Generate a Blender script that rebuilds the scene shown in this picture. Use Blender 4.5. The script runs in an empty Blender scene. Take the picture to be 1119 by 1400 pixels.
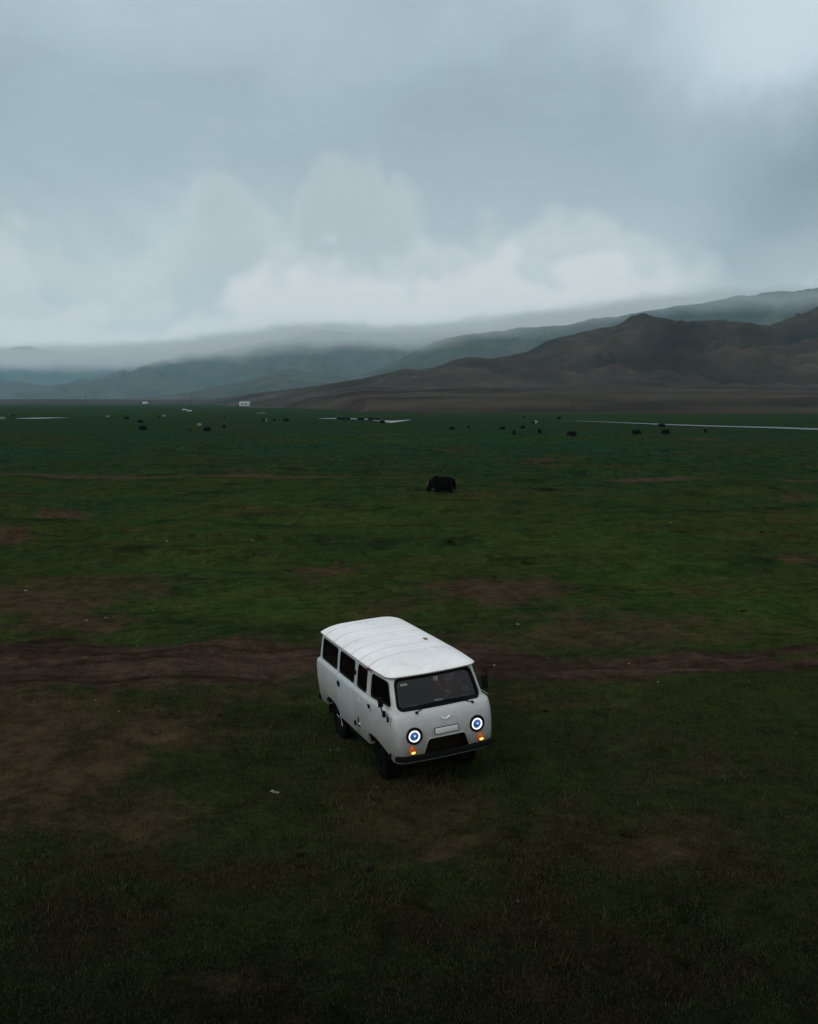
import bpy, bmesh, math, random
import numpy as np
from mathutils import Vector, Matrix
R = math.radians
scene = bpy.context.scene
COL = scene.collection

# ---------------------------------------------------------------- camera
CAM_H = 6.447
F_PX, W_PX, H_PX, HORIZON = 1400.0, 1119.0, 1400.0, 549.0
PITCH = math.atan((H_PX / 2 - HORIZON) / F_PX)
cam_data = bpy.data.cameras.new("camera")
cam = bpy.data.objects.new("camera", cam_data)
COL.objects.link(cam)
cam.location = (0, 0, CAM_H)
cam.rotation_euler = (math.pi / 2 - PITCH, 0, 0)
cam_data.sensor_width = 36.0
cam_data.lens = 36.0 * F_PX / H_PX
cam_data.clip_start = 0.1
cam_data.clip_end = 60000
scene.camera = cam
scene.view_settings.view_transform = 'Standard'
scene.view_settings.look = 'None'
scene.view_settings.exposure = 0.0
scene.view_settings.gamma = 1.0
scene.cycles.volume_bounces = 14
scene.cycles.max_bounces = 16
scene.cycles.use_denoising = True
scene.cycles.volume_step_rate = 0.12

def ray_dir(px, py):
    u = (H_PX / 2 - py) / F_PX
    x = (px - W_PX / 2) / F_PX
    return np.array([x, math.cos(PITCH) + u * math.sin(PITCH), -math.sin(PITCH) + u * math.cos(PITCH)])

def dir_ae(px, py):
    d = ray_dir(px, py); d = d / np.linalg.norm(d)
    return math.atan2(d[0], d[1]), math.asin(d[2])

def srgb(r, g, b):
    def f(c):
        c /= 255.0
        return c / 12.92 if c <= 0.04045 else ((c + 0.055) / 1.055) ** 2.4
    return (f(r), f(g), f(b), 1.0)

# ---------------------------------------------------------------- node helper
class NT:
    def __init__(self, tree):
        self.t = tree; self.n = tree.nodes; self.l = tree.links
    def new(self, kind, **kw):
        n = self.n.new(kind)
        for k, v in kw.items():
            setattr(n, k, v)
        return n
    def put(self, sock, v):
        if isinstance(v, bpy.types.NodeSocket):
            self.l.new(v, sock)
        elif v is not None:
            try:
                sock.default_value = v
            except Exception:
                sock.default_value = (v[0], v[1], v[2])
    def math(self, op, a, b=None, c=None, clamp=False):
        n = self.new('ShaderNodeMath', operation=op, use_clamp=clamp)
        self.put(n.inputs[0], a)
        if b is not None: self.put(n.inputs[1], b)
        if c is not None: self.put(n.inputs[2], c)
        return n.outputs[0]
    def vmath(self, op, a, b=None):
        n = self.new('ShaderNodeVectorMath', operation=op)
        self.put(n.inputs[0], a)
        if b is not None: self.put(n.inputs[1], b)
        return n.outputs['Value'] if op in ('LENGTH', 'DOT_PRODUCT', 'DISTANCE') else n.outputs[0]
    def mix(self, f, a, b, blend='MIX'):
        n = self.new('ShaderNodeMix', data_type='RGBA', blend_type=blend)
        self.put(n.inputs[0], f); self.put(n.inputs[6], a); self.put(n.inputs[7], b)
        return n.outputs[2]
    def noise(self, vec, scale, detail=4.0, rough=0.55, dist=0.0, out=0):
        n = self.new('ShaderNodeTexNoise')
        if vec is not None: self.put(n.inputs['Vector'], vec)
        n.inputs['Scale'].default_value = scale
        n.inputs['Detail'].default_value = detail
        n.inputs['Roughness'].default_value = rough
        n.inputs['Distortion'].default_value = dist
        return n.outputs[out]
    def smooth(self, v, lo, hi, a=0.0, b=1.0):
        n = self.new('ShaderNodeMapRange', interpolation_type='SMOOTHSTEP')
        self.put(n.inputs[0], v)
        self.put(n.inputs[1], lo); self.put(n.inputs[2], hi)
        n.inputs[3].default_value = a; n.inputs[4].default_value = b
        return n.outputs[0]
    def xyz(self, v):
        n = self.new('ShaderNodeSeparateXYZ'); self.put(n.inputs[0], v)
        return n.outputs
    def comb(self, x, y, z):
        n = self.new('ShaderNodeCombineXYZ')
        self.put(n.inputs[0], x); self.put(n.inputs[1], y); self.put(n.inputs[2], z)
        return n.outputs[0]
    def ramp(self, f, stops):
        n = self.new('ShaderNodeValToRGB')
        self.put(n.inputs[0], f)
        el = n.color_ramp.elements
        while len(el) > 1: el.remove(el[-1])
        el[0].position, el[0].color = stops[0]
        for p, c in stops[1:]:
            e = el.new(p); e.color = c
        return n.outputs[0]

# ---------------------------------------------------------------- world: overcast sky
SUN_EL, SUN_ROT = R(40), R(228)
world = bpy.data.worlds.new("World")
scene.world = world
world.use_nodes = True
T = NT(world.node_tree)
T.n.clear()
out = T.new('ShaderNodeOutputWorld')
sky = T.new('ShaderNodeTexSky', sky_type='NISHITA')
sky.sun_disc = False
sky.sun_elevation = SUN_EL
sky.sun_rotation = SUN_ROT
bg_sky = T.new('ShaderNodeBackground')
T.l.new(sky.outputs[0], bg_sky.inputs[0])
bg_sky.inputs[1].default_value = 0.08
geo = T.new('ShaderNodeTexCoord')
dvec = geo.outputs['Generated']
dx, dy, dz = T.xyz(dvec)
az = T.math('ARCTAN2', dx, dy)
el = T.math('ARCSINE', dz)
warp = T.noise(dvec, 5.0, 6.0, 0.56, 0.0, 1)
warp2 = T.noise(dvec, 22.0, 7.0, 0.62, 0.0, 1)
wa = T.vmath('SUBTRACT', warp, (0.5, 0.5, 0.5))
wb = T.vmath('SUBTRACT', warp2, (0.5, 0.5, 0.5))
pa = T.comb(az, el, 0.0)
def scaled(v, s):
    return T.vmath('MULTIPLY', v, (s, s, 0.0))
P_soft = T.vmath('ADD', pa, scaled(wa, 0.16))
P_crisp = T.vmath('ADD', T.vmath('ADD', pa, scaled(wa, 0.085)), scaled(wb, 0.036))
# vertical gradient of the cloud deck
def elp(py): return dir_ae(560, py)[1]
def sky_c(r, g, b, k=1.0):
    c = srgb(r, g, b); return (c[0] * k, c[1] * k, c[2] * k, 1)
e_soft = T.xyz(P_soft)[1]
gfac = T.smooth(e_soft, -0.05, 0.9)
gfac = T.math('MULTIPLY', T.math('ADD', e_soft, 0.05), 1.0 / 1.65, clamp=True)
def gp(py): return (elp(py) + 0.05) / 1.65
base = T.ramp(gfac, [
    (0.0, sky_c(150, 165, 172)),
    (gp(500), sky_c(188, 195, 199)),
    (gp(430), sky_c(184, 193, 198)),
    (gp(350), sky_c(170, 184, 190)),
    (gp(250), sky_c(156, 175, 184)),
    (gp(120), sky_c(163, 184, 194)),
    (gp(0), sky_c(174, 194, 203)),
    (0.45, sky_c(205, 214, 220)),
    (0.65, sky_c(226, 231, 235)),
    (1.0, sky_c(235, 238, 240))])
# streaky darker undersides over the whole deck
mott = T.noise(T.vmath('MULTIPLY', dvec, (1.0, 1.0, 2.0)), 4.5, 8.0, 0.60, 0.5)
base = T.mix(T.smooth(mott, 0.40, 0.68, 0.0, 0.42), base, sky_c(141, 156, 165))
base = T.mix(T.smooth(mott, 0.46, 0.30, 0.0, 0.30), base, sky_c(196, 208, 215))
def lump(col, px, py, rx, ry, color, soft, amount=1.0, P=None, rot=0.0):
    a, e = dir_ae(px, py)
    v = T.vmath('SUBTRACT', P or P_crisp, (a, e, 0))
    if rot:
        x, y, _ = T.xyz(v)
        c, s = math.cos(rot), math.sin(rot)
        v = T.comb(T.math('ADD', T.math('MULTIPLY', x, c), T.math('MULTIPLY', y, s)),
                   T.math('SUBTRACT', T.math('MULTIPLY', y, c), T.math('MULTIPLY', x, s)), 0.0)
    v = T.vmath('MULTIPLY', v, (F_PX / rx, F_PX / ry, 0))
    f = T.math('SUBTRACT', 1.0, T.vmath('LENGTH', v))
    m = T.smooth(f, 0.0, soft, 0.0, amount)
    return T.mix(m, col, color)
c = base
c = lump(c, 1060, 40, 260, 150, sky_c(205, 220, 228), 0.9, 0.85, P_soft)
c = lump(c, 330, 60, 380, 90, sky_c(176, 194, 202), 0.9, 0.6, P_soft)
c = lump(c, 900, 190, 330, 90, sky_c(149, 168, 177), 0.8, 0.8, P_soft)
c = lump(c, 1140, 235, 270, 120, sky_c(120, 140, 148), 1.0, 0.95, P_crisp, 0.35)
c = lump(c, 220, 190, 330, 80, sky_c(158, 177, 185), 0.8, 0.7, P_soft)
# cumulus banks: each has a billowed top line over azimuth and fades into the deck below it
def billow(scale, seedv):
    n = T.noise(T.vmath('ADD', T.vmath('MULTIPLY', dvec, (1.0, 1.0, 1.25)), (seedv, seedv, seedv)), scale, 1.5, 0.5)
    return T.math('ABSOLUTE', T.math('MULTIPLY_ADD', n, 4.0, -2.0))
def bank(col, tops, top_col, low_col, fade, edge, amount, P):
    ax, ex, _ = T.xyz(P)
    A0, A1 = dir_ae(-200, 400)[0], dir_ae(1320, 400)[0]
    fc = T.new('ShaderNodeFloatCurve')
    cv = fc.mapping.curves[0]
    pts = [((dir_ae(px, py)[0] - A0) / (A1 - A0), dir_ae(px, py)[1] / 0.35) for px, py in tops]
    while len(cv.points) > 2: cv.points.remove(cv.points[1])
    cv.points[0].location = pts[0]; cv.points[1].location = pts[-1]
    for q in pts[1:-1]: cv.points.new(q[0], q[1])
    for q in cv.points: q.handle_type = 'AUTO'
    fc.mapping.update()
    T.put(fc.inputs['Value'], T.math('MULTIPLY', T.math('SUBTRACT', ax, A0), 1 / (A1 - A0), clamp=True))
    top = T.math('MULTIPLY', fc.outputs[0], 0.35)
    bl = T.math('ADD', T.math('MULTIPLY', billow(9.0, len(tops) * 1.7 + tops[1][1]), 0.045), T.math('MULTIPLY', billow(24.0, tops[1][1]), 0.018))
    below = T.math('SUBTRACT', T.math('ADD', top, bl), T.math('ADD', ex, 0.014))
    m = T.smooth(below, 0.0, edge * 0.8)
    shade_ = T.smooth(below, 0.0, fade)
    body = T.mix(shade_, top_col, low_col)
    body = T.mix(T.math('MULTIPLY', T.smooth(bl, 0.045, 0.0), 0.35), body, low_col)
    # only over the valley ahead
    m = T.math('MULTIPLY', m, T.math('MULTIPLY', T.smooth(az, A0, A0 + 0.08), T.smooth(az, A1, A1 - 0.08)))
    return T.mix(T.math('MULTIPLY', m, amount), col, body)
c = lump(c, 700, 300, 330, 110, sky_c(158, 172, 180), 0.5, 0.6, P_soft)
BANK_1 = [(-200, 330), (0, 292), (60, 300), (110, 335), (170, 350), (225, 318), (262, 255), (308, 232), (350, 262), (392, 292), (418, 225), (455, 202), (505, 196), (545, 212), (590, 262), (640, 290), (690, 285), (730, 288), (770, 296), (830, 280), (900, 290), (1000, 320), (1119, 340), (1320, 330)]
c = bank(c, BANK_1, sky_c(180, 192, 198), sky_c(163, 176, 183), 0.085, 0.042, 0.85, P_crisp)
BANK_2 = [(-200, 370), (0, 345), (50, 352), (90, 392), (150, 380), (240, 402), (300, 408), (360, 362), (430, 335), (500, 352), (560, 330), (625, 305), (680, 330), (735, 300), (780, 268), (825, 262), (870, 285), (930, 318), (1010, 356), (1119, 390), (1320, 400)]
c = bank(c, BANK_2, sky_c(187, 196, 201), sky_c(177, 187, 193), 0.06, 0.040, 0.75, P_crisp)
BANK_3 = [(-200, 400), (0, 385), (40, 392), (90, 410), (140, 402), (210, 412), (290, 388), (330, 376), (400, 356), (450, 354), (510, 362), (570, 366), (640, 335), (700, 325), (760, 345), (850, 335), (930, 362), (1119, 410), (1320, 420)]
c = bank(c, BANK_3, sky_c(199, 204, 207), sky_c(192, 198, 202), 0.07, 0.034, 0.8, P_crisp)
c = lump(c, 1130, 300, 240, 100, sky_c(132, 149, 156), 1.0, 0.8, P_crisp, 0.3)
c = lump(c, 1060, 380, 210, 75, sky_c(148, 162, 169), 0.8, 0.8, P_soft)
gain = T.smooth(dz, 0.0, 0.30, 1.62, 1.10)
c = T.vmath('MULTIPLY', c, T.comb(T.math('MULTIPLY', gain, T.smooth(dz, 0.0, 0.3, 1.10, 1.025)), gain, T.math('MULTIPLY', gain, T.smooth(dz, 0.0, 0.3, 0.94, 0.99))))
# behind the camera the deck is thinner and brighter
rear = T.math('MULTIPLY', T.smooth(dy, 0.15, -0.6), T.smooth(dz, -0.02, 0.15))
c = T.mix(rear, c, sky_c(238, 240, 241))
# below the horizon: dark land
c = T.mix(T.smooth(dz, -0.004, -0.03), c, (0.018, 0.024, 0.015, 1))
bg_cloud = T.new('ShaderNodeBackground')
T.l.new(c, bg_cloud.inputs[0])
bg_cloud.inputs[1].default_value = 1.0
mixs = T.new('ShaderNodeMixShader')
mixs.inputs[0].default_value = 0.97
T.l.new(bg_sky.outputs[0], mixs.inputs[1])
T.l.new(bg_cloud.outputs[0], mixs.inputs[2])
T.l.new(mixs.outputs[0], out.inputs['Surface'])
world.cycles.sampling_method = 'MANUAL'
world.cycles.sample_map_resolution = 512

sun_d = bpy.data.lights.new("sun", 'SUN')
sun_d.energy = 0.9
sun_d.angle = R(18)
sun_d.color = (1.0, 0.97, 0.93)
sun = bpy.data.objects.new("sun", sun_d)
COL.objects.link(sun)
# direction the light comes from (azimuth measured like the sky texture)
sd = Vector((math.sin(SUN_ROT) * math.cos(SUN_EL), math.cos(SUN_ROT) * math.cos(SUN_EL), math.sin(SUN_EL)))
sun.rotation_euler = sd.to_track_quat('Z', 'Y').to_euler()
sun.location = (0, 0, 60)

# ---------------------------------------------------------------- numpy noise
def _hash(ix, iy, seed):
    h = (ix.astype(np.int64) * 374761393 + iy.astype(np.int64) * 668265263 + seed * 1442695041) & 0xFFFFFFFF
    h = ((h ^ (h >> 13)) * 1274126177) & 0xFFFFFFFF
    h = h ^ (h >> 16)
    return h.astype(np.float64) / 0xFFFFFFFF
def gnoise(x, y, seed=0):
    ix = np.floor(x); iy = np.floor(y)
    fx = x - ix; fy = y - iy
    u = fx * fx * fx * (fx * (fx * 6 - 15) + 10); v = fy * fy * fy * (fy * (fy * 6 - 15) + 10)
    def g(ox, oy):
        a = _hash(ix + ox, iy + oy, seed) * 2 * np.pi
        return np.cos(a) * (fx - ox) + np.sin(a) * (fy - oy)
    n0 = g(0, 0) * (1 - u) + g(1, 0) * u
    n1 = g(0, 1) * (1 - u) + g(1, 1) * u
    return (n0 * (1 - v) + n1 * v) * 1.5
def fbm(x, y, octv=4, seed=0, gain=0.5, lac=2.03):
    s = 0; a = 1.0; t = 0
    for o in range(octv):
        s = s + a * gnoise(x, y, seed + o * 17); t += a
        a *= gain; x = x * lac + 3.7; y = y * lac - 1.3
    return s / t
def ridged(x, y, octv=5, seed=0, gain=0.5):
    s = 0; a = 1.0; t = 0
    for o in range(octv):
        n = 1 - np.abs(gnoise(x, y, seed + o * 31)) * 2
        s = s + a * n; t += a
        a *= gain; x = x * 2.1 + 1.7; y = y * 2.1 + 5.1
    return s / t
def sstep(v, a, b):
    t = np.clip((v - a) / (b - a), 0, 1)
    return t * t * (3 - 2 * t)

# ---------------------------------------------------------------- terrain height
VAN_X, VAN_Y, VAN_YAW, VAN_ROLL, VAN_PITCH, VAN_Z = -0.112, 18.535, -1.197, 0.074, 0.0, 0.02

def line_dist(X, Y, pts):
    """distance in picture rows from a polyline, and the half thickness there"""
    xs = np.array([p[0] for p in pts]); ys = np.array([p[1] for p in pts]); ws = np.array([p[2] for p in pts])
    yy = np.interp(X, xs, ys); ww = np.interp(X, xs, ws)
    inside = sstep(X, xs[0] - 15, xs[0] + 15) * (1 - sstep(X, xs[-1] - 15, xs[-1] + 15))
    return (Y - yy), ww, inside

def survey(x, y):
    """where a flat-ground point lies on the surveyor's chart (columns, rows)"""
    d = y * math.cos(PITCH) + CAM_H * math.sin(PITCH)
    d = np.maximum(d, 0.5)
    u = y * math.sin(PITCH) - CAM_H * math.cos(PITCH)
    return W_PX / 2 + F_PX * x / d, H_PX / 2 - F_PX * u / d

def ground_pt(px, py, z=0.0):
    d = ray_dir(px, py)
    t = (z - CAM_H) / d[2]
    return d[0] * t, d[1] * t

RIVER = [(770, 574.5, 0.12), (835, 576.6, 0.45), (900, 579.4, 0.8), (980, 582, 0.95), (1060, 584, 1.2), (1119, 586, 1.5), (1300, 592, 1.8)]
POND_A = [(18, 571.6, 0.1), (40, 571.5, 0.45), (62, 571.2, 0.5), (80, 570.8, 0.25), (95, 570.5, 0.05)]
POND_B = [(436, 571.7, 0.3), (460, 571.7, 0.5), (505, 572.8, 0.6), (520, 575.0, 0.9), (536, 576.2, 1.5), (552, 574.6, 0.8), (562, 573.8, 0.3)]
POND_C = [(351, 564.4, 0.05), (358, 564.4, 0.2), (365, 564.4, 0.05)]
WATERS = [RIVER, POND_A, POND_B, POND_C]

def edge_dist(x, y):
    a = x / np.maximum(y, 1.0)
    return np.interp(a, [-0.6, -0.2, -0.155, -0.10, -0.04, 0.02, 0.6], [2600, 2300, 1500, 900, 600, 560, 545])

def scarps(x, y):
    """low broken turf banks on the pasture: (height, how bare the bank's lip is)"""
    r = np.hypot(x, y)
    zone = sstep(r, 30, 45) * (1 - sstep(r, 170, 240))
    q = fbm(x / 24.0 + 3, y / 15.0, 4, 611)
    pres = sstep(fbm(x / 30.0, y / 30.0, 2, 623), -0.05, 0.25)
    h = 0.0; lip = 0.0
    for lv, a in ((-0.22, .30), (0.10, .34), (0.34, .26)):
        h = h - 0.8 * a * sstep(q, lv, lv + 0.06) * pres
        lip = np.maximum(lip, np.exp(-((q - lv - 0.02) / 0.03) ** 2) * pres)
    near = (1 - sstep(r, 26, 36)) * sstep(r, 6, 9)
    q2 = fbm(x / 4.5, y / 4.5, 3, 641)
    pres2 = sstep(fbm(x / 6.0, y / 6.0, 2, 643), 0.0, 0.3)
    h = h * zone - 0.07 * sstep(q2, 0.08, 0.16) * pres2 * near
    lip = np.maximum(lip * zone, 0.45 * np.exp(-((q2 - 0.12) / 0.05) ** 2) * pres2 * near)
    return h, lip

def height(x, y):
    r = np.hypot(x, y)
    z = 0.22 * fbm(x / 9.0, y / 9.0, 3, 5) * sstep(r, 5, 22)
    z += 0.13 * fbm(x / 2.3, y / 2.3, 3, 9)
    z += 0.03 * fbm(x / 0.6, y / 0.6, 2, 29) * (1 - sstep(r, 40, 90))
    # tussocky pasture farther out
    f = sstep(r, 35, 90)
    z += f * 0.85 * fbm(x / 46.0, y / 30.0, 3, 21) 
    z += f * 0.30 * np.maximum(fbm(x / 13.0, y / 7.0, 3, 33), -0.1)
    # river flat
    g = sstep(r, 190, 260)
    z = z * (1 - 0.75 * g)
    z += scarps(x, y)[0]
    # the bank, the fan and the far rise
    e = edge_dist(x, y)
    wob = e * 0.025 * fbm(x / 160.0, y / 400.0, 3, 51)
    t = (y - e - wob)
    up = np.interp(t, [0, 15, 130, 190, 420, 560, 900, 1600, 14000], [0, .4, 8.0, 9.2, 17, 23, 33, 44, 60])
    gl = fbm(x / 150.0 + y / 900., y / 330.0, 4, 61)
    up = up + np.clip(t / 120, 0, 1) * (4.5 * gl + 3.2 * np.abs(fbm(x / 60.0 - y / 260, y / 240.0, 3, 66)))
    up = np.where(t > 0, up, 0)
    fade = np.interp(e, [700, 2300], [1.0, 0.35])
    z = z * (1 - sstep(t, -30, 30)) + up * fade
    # gentle cross slope and flattened turf where the van stands
    c, s = math.cos(VAN_YAW), math.sin(VAN_YAW)
    lx = (x - VAN_X) * c + (y - VAN_Y) * s
    ly = -(x - VAN_X) * s + (y - VAN_Y) * c
    w = 1 - sstep(np.hypot(lx / 1.6, ly), 1.3, 3.6)
    plane = VAN_Z + 0.03 + ly * VAN_ROLL - lx * VAN_PITCH
    z = z * (1 - w) + (plane - 0.012) * w
    # channels of the river and ponds
    X, Y = survey(x, y)
    dd, ww, ins = line_dist(X, Y, ROAD)
    dd = dd + ww * 0.5 * fbm(x / 6.0, y / 5.0, 2, 171)
    ru = np.exp(-((np.abs(dd) - 0.42 * ww) / (0.13 * ww)) ** 2) + 0.6 * np.exp(-((dd - 0.05 * ww) / (0.09 * ww)) ** 2)
    z = z - np.where(y > 12, 0.085, 0) * ins * ru * (0.6 + 0.6 * fbm(x / 2.5, y / 2.5, 2, 173))
    for wl in WATERS:
        dd, ww, ins = line_dist(X, Y, wl)
        k = ins * (1 - sstep(np.abs(dd), ww * 1.0, ww * 1.0 + 1.1))
        k = np.where(y < 40, 0, k)
        z = z * (1 - k) + k * (-0.75)
    return z

def ground_hit(px, py):
    d = ray_dir(px, py)
    ts = np.geomspace(8, 16000, 6000)
    x = d[0] * ts; y = d[1] * ts; z = CAM_H + d[2] * ts
    h = height(x, y)
    i = np.argmax(z < h)
    return float(x[i]), float(y[i]), float(h[i])

# ---------------------------------------------------------------- mesh helpers
def link(o, parent=None):
    COL.objects.link(o)
    if parent: o.parent = parent
    return o
def shade(me, smooth=True, angle=None):
    if smooth:
        me.polygons.foreach_set("use_smooth", [True] * len(me.polygons))
        if angle is not None:
            me.set_sharp_from_angle(angle=R(angle))
def obj_from(name, verts, faces, mat, parent=None, smooth=True, angle=35):
    me = bpy.data.meshes.new(name)
    me.from_pydata([tuple(v) for v in verts], [], faces)
    bm = bmesh.new(); bm.from_mesh(me)
    bmesh.ops.recalc_face_normals(bm, faces=bm.faces)
    bm.to_mesh(me); bm.free()
    if mat: me.materials.append(mat)
    shade(me, smooth, angle)
    return link(bpy.data.objects.new(name, me), parent)
def obj_bm(name, bm, mat, parent=None, smooth=True, angle=35):
    me = bpy.data.meshes.new(name)
    bmesh.ops.recalc_face_normals(bm, faces=bm.faces)
    bm.to_mesh(me); bm.free()
    if mat: me.materials.append(mat)
    shade(me, smooth, angle)
    return link(bpy.data.objects.new(name, me), parent)
def grid_mesh(name, X, Y, Z, mat):
    nr, nc = X.shape
    co = np.stack([X, Y, Z], -1).reshape(-1, 3).astype(np.float32)
    idx = np.arange(nr * nc).reshape(nr, nc)
    q = np.stack([idx[:-1, :-1], idx[:-1, 1:], idx[1:, 1:], idx[1:, :-1]], -1).reshape(-1, 4)
    me = bpy.data.meshes.new(name)
    me.vertices.add(len(co)); me.vertices.foreach_set("co", co.ravel())
    me.loops.add(q.size); me.loops.foreach_set("vertex_index", q.ravel().astype(np.int32))
    me.polygons.add(len(q))
    me.polygons.foreach_set("loop_start", np.arange(0, q.size, 4, dtype=np.int32))
    me.polygons.foreach_set("use_smooth", np.ones(len(q), dtype=bool))
    me.update(); me.validate()
    me.materials.append(mat)
    return bpy.data.objects.new(name, me)
def tag(o, label=None, cat=None, group=None, kind=None):
    if label: o['label'] = label
    if cat: o['category'] = cat
    if group: o['group'] = group
    if kind: o['kind'] = kind
    return o
def thing(name, label, cat, loc=(0, 0, 0), rot=(0, 0, 0), group=None):
    o = bpy.data.objects.new(name, None)
    o.empty_display_size = 0.3
    o.location = loc; o.rotation_euler = rot
    return tag(link(o), label, cat, group)

def add_box(bm, lo, hi, bev=0.0, mat=None):
    ret = bmesh.ops.create_cube(bm, size=1.0)
    vs = ret['verts']
    for v in vs:
        v.co = Vector([lo[i] + (v.co[i] + 0.5) * (hi[i] - lo[i]) for i in range(3)])
        if mat: v.co = mat @ v.co
    if bev > 0:
        es = list({e for v in vs for e in v.link_edges})
        bmesh.ops.bevel(bm, geom=es, offset=bev, segments=2, affect='EDGES', profile=0.5)
def add_tube(bm, pts, r, n=8, caps=True):
    pts = [Vector(p) for p in pts]
    rs = r if isinstance(r, (list, tuple)) else [r] * len(pts)
    rings = []
    up = Vector((0, 0, 1))
    for i, p in enumerate(pts):
        t = (pts[min(i + 1, len(pts) - 1)] - pts[max(i - 1, 0)]).normalized()
        a = t.cross(up)
        if a.length < 1e-3: a = t.cross(Vector((1, 0, 0)))
        a.normalize(); b = t.cross(a).normalized()
        rings.append([bm.verts.new(p + (a * math.cos(2 * math.pi * k / n) + b * math.sin(2 * math.pi * k / n)) * rs[i]) for k in range(n)])
    for i in range(len(rings) - 1):
        for k in range(n):
            bm.faces.new((rings[i][k], rings[i][(k + 1) % n], rings[i + 1][(k + 1) % n], rings[i + 1][k]))
    if caps:
        bm.faces.new(rings[0]); bm.faces.new(rings[-1])
def add_lathe(bm, prof, axis='x', n=32, origin=(0, 0, 0), closed=False):
    """prof: (along, radius) pairs, turned about the axis through origin"""
    o = Vector(origin); rings = []
    for (a, r) in prof:
        ring = []
        for k in range(n):
            t = 2 * math.pi * k / n
            p = {'x': Vector((a, r * math.cos(t), r * math.sin(t))),
                 'y': Vector((r * math.cos(t), a, r * math.sin(t))),
                 'z': Vector((r * math.cos(t), r * math.sin(t), a))}[axis]
            ring.append(bm.verts.new(o + p))
        rings.append(ring)
    m = len(rings)
    for i in range(m if closed else m - 1):
        A, B = rings[i], rings[(i + 1) % m]
        for k in range(n):
            bm.faces.new((A[k], A[(k + 1) % n], B[(k + 1) % n], B[k]))
    if not closed:
        bm.faces.new(rings[0]); bm.faces.new(rings[-1])

# ---------------------------------------------------------------- materials
def mat_new(name):
    m = bpy.data.materials.new(name); m.use_nodes = True
    t = NT(m.node_tree); t.n.clear()
    o = t.new('ShaderNodeOutputMaterial')
    b = t.new('ShaderNodeBsdfPrincipled')
    t.l.new(b.outputs[0], o.inputs[0])
    return m, t, b, o
def simple(name, color, rough=0.6, metal=0.0, spec=0.5, var=0.25, scale=8.0, bump=0.0, emit=None, emit_s=0.0, coat=0.0):
    m, t, b, o = mat_new(name)
    co = t.new('ShaderNodeTexCoord').outputs['Object']
    n = t.noise(co, scale, 5.0, 0.6)
    dark = tuple(c * (1 - var) for c in color[:3]) + (1,)
    lite = tuple(min(1, c * (1 + var)) for c in color[:3]) + (1,)
    t.put(b.inputs['Base Color'], t.mix(n, dark, lite))
    b.inputs['Roughness'].default_value = rough
    b.inputs['Metallic'].default_value = metal
    b.inputs['Specular IOR Level'].default_value = spec
    b.inputs['Coat Weight'].default_value = coat
    if bump:
        bp = t.new('ShaderNodeBump'); bp.inputs['Strength'].default_value = bump
        bp.inputs['Distance'].default_value = 0.02
        t.put(bp.inputs['Height'], t.noise(co, scale * 4, 4.0, 0.6)); t.l.new(bp.outputs[0], b.inputs['Normal'])
    if emit:
        b.inputs['Emission Color'].default_value = tuple(emit[:3]) + (1,)
        b.inputs['Emission Strength'].default_value = emit_s
    return m

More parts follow.
